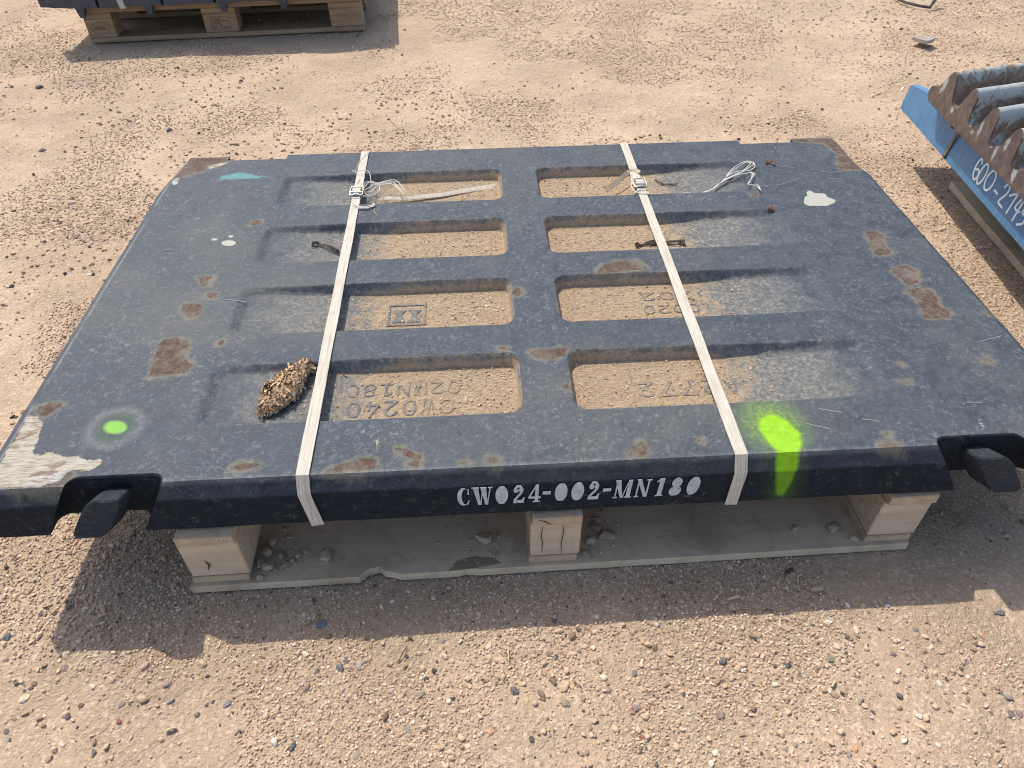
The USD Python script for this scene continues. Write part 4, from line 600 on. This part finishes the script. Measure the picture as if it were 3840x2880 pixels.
# ---------------------------------------------------------------- stones
def stone(x, y, size, colour, label, group=None, z=None, flat=None, long=None, sub=3, sink=.30, name='stone'):
    r = np.random.default_rng(int(abs(x * 7919 + y * 104729) * 1000) % 2 ** 31); fl = flat or r.uniform(.5, .78); m = rock(r, sub, fl, r.uniform(.93, 1.0), long or r.uniform(1.1, 1.6)); m.apply_scale(size * 1.04)
    m.apply_transform(trimesh.transformations.rotation_matrix(r.random() * 6.28, [0, 0, 1])); m.apply_transform(trimesh.transformations.rotation_matrix(.25 * r.random(), [1, .3, 0])); b = m.bounds
    h = float(ground_h(np.array([x]), np.array([y]))[0]) if z is None else z; m.apply_translation([x, y, h - b[0, 2] - sink * (b[1, 2] - b[0, 2])]); obj(name, m, 'stone_' + colour, smooth=24, label=label, cat='stone', group=group)
ORD = 'first second third fourth fifth sixth seventh eighth ninth tenth eleventh twelfth thirteenth'.split()
def seen_x(x, y): v = np.array([x, y, 0]) - EYE; return np.dot(v, right) / np.dot(v, fwd)
WORD = dict(dark='blackish', bluegrey='blue-grey', grey='grey', purple='purplish grey', brown='brown', pink='pinkish', tan='tan', cream='cream', white='whitish', orange='orange', red='red', olive='olive grey', dusty='dusty')
def stones(pts, spec, zone, flat=None):
    """spec: colour, or (colour, its own label)."""
    cols = [sp[0] if isinstance(sp, tuple) else sp for sp in spec]; px = [seen_x(x, y) for x, y, s in pts]
    for k, ((x, y, s), sp) in enumerate(zip(pts, spec)):
        col, lab = sp if isinstance(sp, tuple) else (sp, None); same = [i for i in range(len(cols)) if cols[i] == col]; rank = sum(px[i] < px[k] for i in same)
        stone(x, y, s, col, lab or (f'{WORD[col]} stone in the {zone}' if len(same) == 1 else f'{ORD[rank]} {WORD[col]} stone from the left in the {zone}'), None if lab else f'{WORD[col]} stones in the {zone}')
stones(SA, [('cream', 'smooth oval cream pebble near the left edge of the near sand'), ('pink', 'flat triangular pinkish stone just in front of the left end of the plate shadow'), ('tan', 'knobbly tan stone against the stepped front edge of the plate shadow'), ('tan', 'broad flat yellowish stone in the middle of the near left sand'),
 ('purple', 'rough purplish stone right of the flat yellowish one in the near left sand'), 'pink', 'purple', ('grey', 'round two-toned stone throwing a dark shadow in the near left sand'), 'dark', ('dark', 'faceted blue-black stone near the bottom edge at the left'), ('cream', 'round pale pink pebble left of the faceted blue-black stone'),
 ('red', 'small brick-red stone in the near left sand'), 'dark', ('bluegrey', 'flat banded grey stone at the right of the near left sand'), 'dark', 'dark', 'dark', ('brown', 'dark red-brown pebble above the oval cream pebble'), 'brown', ('bluegrey', 'flat blue-grey stone at the left frame edge beside the shadow'), 'dark', 'dark', 'brown', ('grey', 'pale elongated upright pebble in the near left sand'), 'tan', 'brown'], 'near left sand')
stones(SB, [('bluegrey', 'large flat blue-grey stone inside the plate shadow in front of the pallet'), ('white', 'small whitish pebble inside the plate shadow'), ('tan', 'small tan stone inside the plate shadow beside the whitish pebble'), ('cream', 'upright cream stone just in front of the plate shadow'), ('bluegrey', 'large jagged blue-grey stone in front of the plate shadow, left of centre'), ('bluegrey', 'small blue-grey stone touching the large jagged one'),
 ('purple', 'flat slate-purple stone embedded in gravel left of centre'), ('pink', 'long pink pebble left of centre in the near sand'), 'dark', ('grey', 'cluster-like lumpy grey stone right of the large jagged one'), 'brown', ('tan', 'pointed tan stone throwing a shadow below the lumpy grey stone'), 'pink', 'olive', ('grey', 'grey stone straddling the front edge of the plate shadow at centre'), ('cream', 'flat cream stone with a hollow, beside the straw near the shadow edge'),
 ('tan', 'rounded yellowish stone low in the near sand, left of centre'), ('bluegrey', 'pale slate stone low in the near sand above the bottom edge'), ('white', 'crusty whitish stone left of the pale slate stone'), ('orange', 'bright orange-pink stone near the bottom centre'), 'cream', 'cream', 'grey', 'grey', 'grey', 'purple', 'brown', ('red', 'small red-brown stone below the bright orange-pink stone'), 'pink', 'pink'], 'middle of the near sand')
stones(SC, [('bluegrey', 'large black and white speckled stone at bottom centre'), ('olive', 'tall grey-green stone sitting on fine gravel near bottom centre'), ('tan', 'two-toned tan stone with a dark shaded side near bottom centre'), 'purple', 'brown', 'brown', ('brown', 'flat brown slate fragment just in front of the shadow edge'), 'brown', 'dark', ('dark', 'shiny black pebble right of the bottom centre gravel'), 'bluegrey', 'cream', ('cream', 'round cream pebble right of centre in the near sand'), ('purple', 'rounded dark purple stone right of centre in the near sand'),
 'bluegrey', ('purple', 'long upright purplish stone right of centre, taller than wide'), 'tan', ('white', 'whitish stone at the shadow edge right of centre'), ('white', 'slim white sliver of stone at the shadow edge'), 'dark', ('dark', 'dark blue stone low in the gravel right of centre'), 'purple', ('red', 'red stone above the dark blue stone low in the gravel'), 'brown', 'brown', 'orange', 'orange', 'cream', 'pink', ('bluegrey', 'blue-grey stone inside the plate shadow right of centre'), 'brown', 'grey'], 'near sand right of centre')
stones(SD, [('dark', 'long jagged blackish stone in the near right sand'), 'bluegrey', ('tan', 'broad flat peach stone at the shadow edge on the right'), ('white', 'whitish stone with a dark underside by the shadow edge on the right'), ('cream', 'slanting cream stone by the shadow edge on the right'), ('cream', 'crumbly yellowish lump in the near right sand'), 'grey', 'purple', ('grey', 'flat pale grey stone inside the plate shadow at the right'), 'white', ('grey', 'flat grey stone below the sunlit notch in the shadow edge'), 'orange', 'dark', ('pink', 'angular pinkish brown stone in the right sand'), ('white', 'smooth white oval pebble in the right sand'), 'dark', 'grey',
 ('grey', 'large layered grey-pink stone in the near right sand'), 'dark', ('white', 'pale quartz stone embedded in gravel at the lower right'), ('orange', 'orange-tan stone near the bottom edge at the right'), 'grey', 'grey', 'dark', 'purple', 'olive', 'grey', 'olive', 'dark', 'dark', 'brown', 'dark', ('tan', 'large tan stone near the bottom right corner'), 'brown', 'dark', 'olive', 'purple'], 'near right sand')
stones(SE, [('dark', 'dark pointed stone alone on the sand below the left corner of the far pallet'), ('dark', 'dark round stone by the left edge, straight below the dark pointed stone'), ('dark', 'black stone midway between the far pallet and the back left corner of the plate'), 'dark', 'dark', 'bluegrey', 'tan', 'grey', 'brown', 'pink', 'brown', 'dark', 'dark', 'dark', 'dark', 'dark'], 'sand left of the plate')
SPL = ['dusty stone in the heap beside the left pallet block'] * 11 + ['knobbly dusty stone on the pallet board, right of the heap by the left block', 'round pale stone on the pallet board left of the middle block', 'small dusty stone below the round pale one on the pallet board', 'small dusty stone below the round pale one on the pallet board'] + ['dusty stone piled right of the middle pallet block'] * 5 + ['angular dusty stone on the pallet board right of its middle', 'angular dusty stone on the pallet board near the right block', 'dusty stone on the pallet board touching the right block', 'tiny stone on the pallet board left of the right block']
def numbered_labels(pts, labs):
    for lb in dict.fromkeys(labs):
        same = sorted((i for i in range(len(labs)) if labs[i] == lb), key=lambda i: seen_x(*pts[i][:2]))
        for r_, i in enumerate(same): yield i, (lb if len(same) == 1 else ORD[r_] + ' ' + lb.replace('stone', 'stone from the left', 1) if r_ else 'leftmost ' + lb)
NL = dict(numbered_labels(SP, SPL))
for k_, ((x, y, s), lb) in enumerate(zip(SP, SPL)): stone(x, y, s, 'dusty', NL[k_], lb.replace('stone', 'stones', 1) if SPL.count(lb) > 1 else None, z=.0195, flat=.8, sink=.06)
n = 420; k = rng.random(n); x = np.where(k < .5, .205 + np.abs(rng.normal(0, .035, n)), np.where(k < .8, .74 + np.abs(rng.normal(0, .03, n)), .55 + rng.normal(0, .03, n))); y = rng.uniform(-.03, .07, n)
tag(instancer('/World/crumbs', [(rock(rng, 1, .7, .9, 1.25), GR[j // 2]) for j in range(10)], np.c_[x, y, np.full(n, .0205)], quats(n, .9), np.repeat(np.clip(np.exp(rng.normal(math.log(.0026), .5, n)), .001, .008)[:, None], 3, 1), rng.choice(5, n, p=[.55, .15, .2, .0, .1]) * 2 + rng.integers(0, 2, n)), 'dirt crumbs strewn on the front bottom board of the main pallet', 'crumbs', kind='stuff')
obj('stick', tube([(STICK[0][0], STICK[0][1], .006), (1.404, .028, .009), (STICK[1][0], STICK[1][1], .005)], [.004, .0035, .003], 6), 'dark_wood', label='dark stick in the shadow right of the pallet', cat='stick', smooth=50)
obj('bent_rod', tube([(*p, .012) for p in ROD[:4]] + [(ROD[4][0], ROD[4][1], .055)], [.006, .006, .0065, .007, .011], 7), 'dark_rod', label='dark bent strip lying on the gravel at the top right', cat='metal strip', smooth=50)
cp = Polygon(CHIP).buffer(.012).buffer(-.004); m = extr(cp, .012); m = m.subdivide_to_size(.012); m.apply_translation([-cp.centroid.x, -cp.centroid.y, 0]); m.vertices[:, 2] += .008 * fbm(m.vertices * 25, 3, 6) ; m.apply_transform(trimesh.transformations.rotation_matrix(-.10, [1, 0, 0])); m.apply_translation([cp.centroid.x, cp.centroid.y, .012]); obj('flat_stone', m, 'stone_grey', smooth=35, label='thin flat grey slab of stone on the gravel at the top right', cat='stone')
def chip(p, w, th, mat, label, cat, name='wood_chip'): a, b = p; h = float(ground_h(np.array([a[0]]), np.array([a[1]]))[0]); obj(name, ribbon(smooth_path([(*a, h + .003), ((a[0] + b[0]) / 2, (a[1] + b[1]) / 2, h + .005), (*b, h + .003)], 5), w, th, (b[1] - a[1], a[0] - b[0], .1), .003), mat, label=label, cat=cat)
chip(WCHIP, .008, .003, 'straw', 'pale wood sliver in the plate shadow, in front of the right pallet half', 'wood chip'); chip(WOODCHIP, .013, .004, 'pale_wood', 'broad brown wood chip in the plate shadow, right of the pale sliver', 'wood chip'); chip(DARKBIT, .010, .005, 'dark_flake', 'black scrap in the plate shadow in front of the right half of the pallet', 'scrap', 'scrap')
chip(STRAW[0:2], .004, .0015, 'straw', 'golden piece of straw upright in the view just below the shadow edge at centre', 'straw', 'straw'); chip(STRAW[2:4], .0018, .001, 'twig', 'thin curved dry stalk just in front of the shadow edge', 'stalk', 'stalk'); chip(STRAW[4:6], .006, .002, 'straw', 'pale straw splinter in the near left sand', 'straw', 'straw'); chip(STRAW[6:8], .005, .002, 'straw', 'small tan straw splinter in the near right sand', 'straw', 'straw')
# ---------------------------------------------------------------- far pallet and its casting
A38 = 3.8; fp = thing('wooden_pallet', 'brown stamped wooden pallet at the top left, under a dark casting', 'pallet', (-1.083, 2.731, 0), A38)
for y in (0, .34, .70): obj('bottom_board', box(0, 1.185, y, y + .10, .004, .024, .002), 'brown_wood', fp)
fblocks = []
for y in (0.001, .33, .70):
    for x, w in ((.0, .118), (.495, .143), (1.04, .143)): bk = obj('block', box(x, x + w, y, y + .10, .0243, .1017, .003), 'brown_wood', fp); fblocks.append(bk)
for x, w in ((.0, .118), (.495, .143), (1.04, .143)): obj('cross_board', box(x, x + w, .0, .8, .102, .1238, .002), 'brown_wood', fp)
for k in range(5): obj('deck_board', box(0, 1.185, .0 + k * .172, .12 + k * .172, .1242, .1458, .002), 'brown_wood', fp)
def stamp(poly_, name='stamp', k=1): obj(name, extr(poly_, .0006, frame((0, .0006, 0), (1, 0, 0), (0, 0, 1))), 'ink_brown', fblocks[k])
oval = ov(.058, .063, .038, .024); stamp(oval.difference(ov(.058, .063, .0365, .0225)), 'oval_stamp', 0)
for k, ch in enumerate('EPAL'):
    m = text_mesh(ch, .014, .0006, bold=True); m.apply_transform(frame((.034 + .0125 * k, .0005, .056), (1, 0, 0), (0, 0, 1))); obj('stamped_letter', m, 'ink_brown', fblocks[0])
sq = sbox(.525, .036, .607, .090); stamp(sq.difference(sq.buffer(-.0012)), 'square_stamp')
for k, (a, b, c, d) in enumerate(((.531, .042, .545, .084), (.549, .060, .556, .084), (.560, .050, .566, .084), (.572, .042, .600, .046), (.572, .070, .598, .074))): stamp(sbox(a, b, c, d).difference(sbox(a + .002, b + .002, c - .002, d - .002)), 'stamp_mark')
fc = thing('dark_casting', 'dark grey painted cast liner with hanging lugs on the brown pallet at the top left', 'casting', (-1.214, 2.690, 0), A38)
obj('casting_body', box(.02, 1.36, .03, .95, .150, .345, .006), 'dark_painted_casting', fc)
x = 0.0
for k, w in enumerate((.235, .262, .215, .25, .22, .17)):
    p = Polygon([(x, .165 if k == 0 else .1495), (x + w * .5, .155), (x + w - .012, .152), (x + w - .012, .345), (x, .345)]); m = extr(p, .045, frame((0, .040, 0), (1, 0, 0), (0, 0, 1))); m = m.subdivide_to_size(.03); m.vertices += .002 * (fbm(m.vertices * 40, 3, k)[:, None] - .5); obj('casting_rib', m, 'dark_painted_casting', fc, smooth=30); x += w
for cx in (.150, .428, .735, .988): obj('lug', trimesh.convex.convex_hull(np.vstack([box(cx - .018, cx + .018, -.006, .028, .150, .19, .003).vertices, box(cx - .012, cx + .012, -.004, .014, .116, .13, .003).vertices])), 'dark_painted_casting', fc)
fs_ = thing('strap', 'pale strap hanging down the front of the dark casting at the top left', 'strap'); dcs = np.array([math.cos(math.radians(A38)), math.sin(math.radians(A38)), 0])
pt = lambda s, d, z: tuple(np.array([-1.214, 2.690, z]) + dcs * s + np.array([-dcs[1], dcs[0], 0]) * d)
obj('band', ribbon([pt(.315, -.0065, .345), pt(.318, -.0065, .25), pt(.325, -.0065, .16), pt(.328, -.004, .146)], .024, .0012, tuple(dcs)), 'webbing', fs_)
# ---------------------------------------------------------------- blue bar, toothed casting, right-hand pallet
TA, TB = np.array([1.887, 1.432]), np.array([1.811, .640]); TD = np.append((TB - TA) / np.linalg.norm(TB - TA), 0); OUT = np.array([TD[1], -TD[0], 0])  # along the bar towards the viewer; outwards (left)
S = lambda s, o, z: np.append(TA, 0) + TD * s + OUT * o + [0, 0, z]
face = frame(S(0, 0, 0), TD, (0, 0, 1))                                # x along the bar, y up, z = outwards
if np.dot(face[:3, 2], OUT) < 0: INW = 1
else: INW = -1
bb = thing('blue_plate', 'bright blue painted steel plate at the right edge with white handwritten digits', 'steel plate')
bar = Polygon([(0, .155), (1.25, .153), (1.25, .253), (.20, .253), (.15, .250), (.085, .243), (.022, .232), (.016, .226)]).buffer(-.002).buffer(.002)
T = frame(S(0, 0, 0), TD, (0, 0, 1)); m = extr(bar, .024)
if INW < 0: m.apply_translation([0, 0, -.024])
m.apply_transform(T); trimesh.repair.fix_normals(m); m = m.subdivide_to_size(.02); m.vertices += .0008 * (fbm(m.vertices * 50, 3, 3)[:, None] - .5); obj('side_plate', m, 'blue_paint', bb, smooth=30)
slab = cat_m([extr(Polygon([(.30, .155), (1.25, .155), (1.25, .250), (.30, .250)]), .70)])
slab = cat_m([slab, extr(Polygon([(.006, .1555), (.2995, .1555), (.2995, .19), (.012, .19)]), .70)]); slab.apply_translation([0, 0, -.7251 if INW < 0 else .0251]); slab.apply_transform(T); trimesh.repair.fix_normals(slab); obj('cross_plate', slab, 'blue_paint', bb)
def pen(strokes):
    g_ = unary_union([LineString(smooth_path(np.array(s), 6)).buffer(.0027) for s in strokes]); m = extr(g_, .0007); m.apply_translation([0, 0, .0002 if INW < 0 else -.0009]); m.apply_transform(T); trimesh.repair.fix_normals(m); obj('painted_digit', m, 'white_marker_paint', bb)
el = lambda cx, cz, a, b, sl: [(cx + a * math.cos(t) + sl * b * math.sin(t), cz + b * math.sin(t)) for t in np.linspace(1.9, 1.9 + 6.0, 15)]
pen([[(.514, .224), (.508, .231), (.499, .225), (.4945, .205), (.499, .186), (.511, .179), (.519, .191), (.514, .205), (.500, .202)]]); pen([el(.5345, .206, .0125, .0275, .12)]); pen([el(.574, .2085, .0165, .026, .12)]); pen([[(.606, .1995), (.622, .1990)]])
pen([[(.636, .224), (.645, .236), (.656, .231), (.654, .214), (.639, .188), (.661, .184)]]); pen([[(.668, .219), (.680, .228), (.692, .236), (.690, .22), (.685, .183)]]); pen([[(.713, .236), (.704, .208), (.726, .208)], [(.721, .230), (.716, .182)]]); pen([[(.757, .235), (.740, .233)], [(.740, .233), (.736, .213), (.750, .212), (.754, .196), (.737, .183)]])
tc = thing('toothed_casting', 'rust-brown ribbed casting with chipped pale blue-grey paint, lying on the blue plate at the right', 'casting')
prof = [(.218, .2555), (.203, .268), (.204, .284), (.214, .296), (.243, .304), (.262, .325), (.283, .352), (.293, .3605), (.303, .3615), (.311, .356), (.318, .340), (.326, .318), (.336, .301)]; z0 = .336
for k in range(9):
    c = .420 + .1155 * k; prof += [(c - .068, .292), (c - .045, .306), (c - .026, .338), (c - .016, .355), (c - .004, .3645), (c + .006, .3655), (c + .014, .361), (c + .0185, .349), (c + .0185, .325), (c + .022, .296), (c + .034, .284)]
prof.append((.420 + .1155 * 9 - .07, .2555)); pp = np.array(prof); pp = np.vstack([pp[:1], smooth_path(pp[1:-1], 3), pp[-1:]])
pg = Polygon(pp).buffer(0); pg = max(pg.geoms, key=lambda a: a.area) if hasattr(pg, 'geoms') else pg
cap_v, cap_f = trimesh.creation.triangulate_polygon(pg, engine='earcut'); ring_ = np.array(pg.exterior.coords)[:-1]; nR = len(ring_); offs = np.r_[.037, np.linspace(.030, -.9, 46)]
layers = []
for k, o in enumerate(offs):
    zz = ring_.copy(); zz[:, 1] += np.where(zz[:, 1] > .26, .0026 * (fbm(np.c_[zz * 22, np.full(nR, o * 22)], 3, 7) - .5), 0); layers.append(np.array([S(a - .35 * (.037 - o), o, b + .006) for a, b in zz]))
tv = np.vstack(layers); fq = []
for k in range(len(offs) - 1):
    a = k * nR + np.arange(nR); b = k * nR + (np.arange(nR) + 1) % nR; fq.append(np.stack([a, b, b + nR, a + nR], 1))
fq = np.vstack(fq); ft = np.vstack([fq[:, [0, 1, 2]], fq[:, [0, 2, 3]]]); pa = np.zeros(len(tv))
oo = np.repeat(offs, nR); zz = np.tile(ring_[:, 1], len(offs)); pa = np.where(oo < .033, np.interp(zz, [.27, .29, .315, .34], [.60, .56, .50, .63]), .30) * np.ones(len(tv)); pa = np.where(zz > .350, .66, pa); pa = np.where(zz < .262, .0, pa)
ssn = np.tile(ring_[:, 0], len(offs)); pa = pa - .10 * (fbm(np.c_[oo * 4, zz * 4, ssn * 4], 2, 3) > .56)
ce = np.array([S(a, offs[0], b) for a, b in cap_v]); cp_paint = .18 + .34 * (np.exp(-((cap_v[:, 1] - .325) / .022) ** 2)) * 0 + 0
# the end face gets a finer mesh so that its paint remnants have edges
cm = trimesh.Trimesh(np.c_[cap_v, np.zeros(len(cap_v))], cap_f, process=False).subdivide_to_size(.006); cz = np.array(cm.vertices)
hit = np.zeros(len(cz))
for a, b, r1, r2 in ((a, b, r1 * 1.25, r2 * 1.2) for a, b, r1, r2 in ((.272, .318, .010, .022), (.262, .300, .006, .012), (.372, .316, .008, .022), (.352, .290, .007, .014), (.505, .300, .007, .022), (.476, .282, .008, .008), (.600, .285, .007, .022), (.628, .318, .008, .02), (.70, .285, .009, .026), (.735, .32, .008, .02))): hit = np.maximum(hit, np.exp(-(((cz[:, 0] - a) / r1) ** 2 + ((cz[:, 1] - b) / r2) ** 2)))
cpw = np.array([S(a, offs[0] + .0001, b + .006) for a, b in cz[:, :2]]); n1 = len(tv); cf = np.array(cm.faces); tm = trimesh.Trimesh(np.vstack([tv, cpw]), np.vstack([ft, cf + n1]), process=False)
if tm.volume < 0: tm.invert()
fn = trimesh.Trimesh(cpw, cf, process=False)
if np.dot(fn.face_normals.mean(0), OUT) < 0: cf = cf[:, ::-1]
t1 = trimesh.Trimesh(tv, ft, process=False); up_ = t1.face_normals[np.argmax(t1.triangles_center[:, 2])]
if up_[2] < 0: ft = ft[:, ::-1]
gr_ = np.where(oo < .02, np.interp(zz, [.285, .30, .335, .352], [.42, .62, .55, .18]), .2) * np.ones(len(tv)) - .55 * np.clip((oo + .02) / .05, 0, 1)
tp = obj('casting_body', (tv, ft), 'worn_toothed_casting', tc, smooth=True); primvar(tp, 'grime', gr_, color=False); primvar(tp, 'paint', pa, color=False)
te_ = obj('end_face', (cpw, cf), 'worn_toothed_casting', tc, smooth=False); primvar(te_, 'paint', .22 + .46 * hit, color=False); primvar(te_, 'grime', 0.0, color=False)
obj('steel_band', ribbon(smooth_path([S(.372, .0380, .256), S(.366, .016, .245), S(.356, .006, .215), S(.345, .004, .175), S(.340, .002, .155), S(.340, -.02, .1505)], 5), .012, .0014, tuple(TD), 0), 'rusty_steel_band', label='rusty steel band running down over the face of the blue plate', cat='steel band')
rp = thing('wooden_pallet', 'grey dusty pallet in the shade under the blue plate', 'pallet', tuple(S(.215, -.122, 0)), math.degrees(math.atan2(TD[1], TD[0])))
sg = 1 if INW < 0 else -1
bd = Polygon([(0, 0), (.16, .003), (.17, -.006), (.34, .002), (.50, -.002), (.52, .006), (.70, 0), (.95, .002), (.95, -.10), (0, -.10)]) if False else None
yv = np.array([-OUT[0], -OUT[1]]); loc = lambda s, i: None
inn = np.cross([0, 0, 1], [1, 0, 0])[1]  # +y of the pallet's own frame
side_in = 1.0 if np.dot(np.array([-TD[1], TD[0], 0]), OUT) < 0 else -1.0
def pb(s0, s1, i0, i1, z0, z1, name, mat, bev=.002): a, b = sorted((i0 * side_in, i1 * side_in)); obj(name, box(s0, s1, a, b, z0, z1, bev), mat, rp)
edge = [(0, 0)] + [(s, .006 * (fbm(np.array([[s * 9, 0, 0]]), 3, 5)[0] - .5)) for s in np.linspace(.03, 1.05, 40)] + [(1.05, .10), (0, .10)]
obj('bottom_board', rough_board(Polygon([(s, i * side_in) for s, i in edge]).buffer(0), .002, .020, 12), 'dusty_wood', rp, smooth=30)
for s in (.03, .48, .93): pb(s, s + .10, .055, .15, .0222, .122, 'block', 'dark_wood')
for i in (.35, .70): pb(0, 1.05, i, i + .10, .002, .022, 'bottom_board', 'dusty_wood')
for i in (.35, .70):
    for s in (.03, .48, .93): pb(s, s + .10, i, i + .10, .0222, .122, 'block', 'brown_wood')
for k in range(6): pb(.02 + k * .18, .14 + k * .18, 0, .80, .1224, .152, 'deck_board', 'brown_wood')
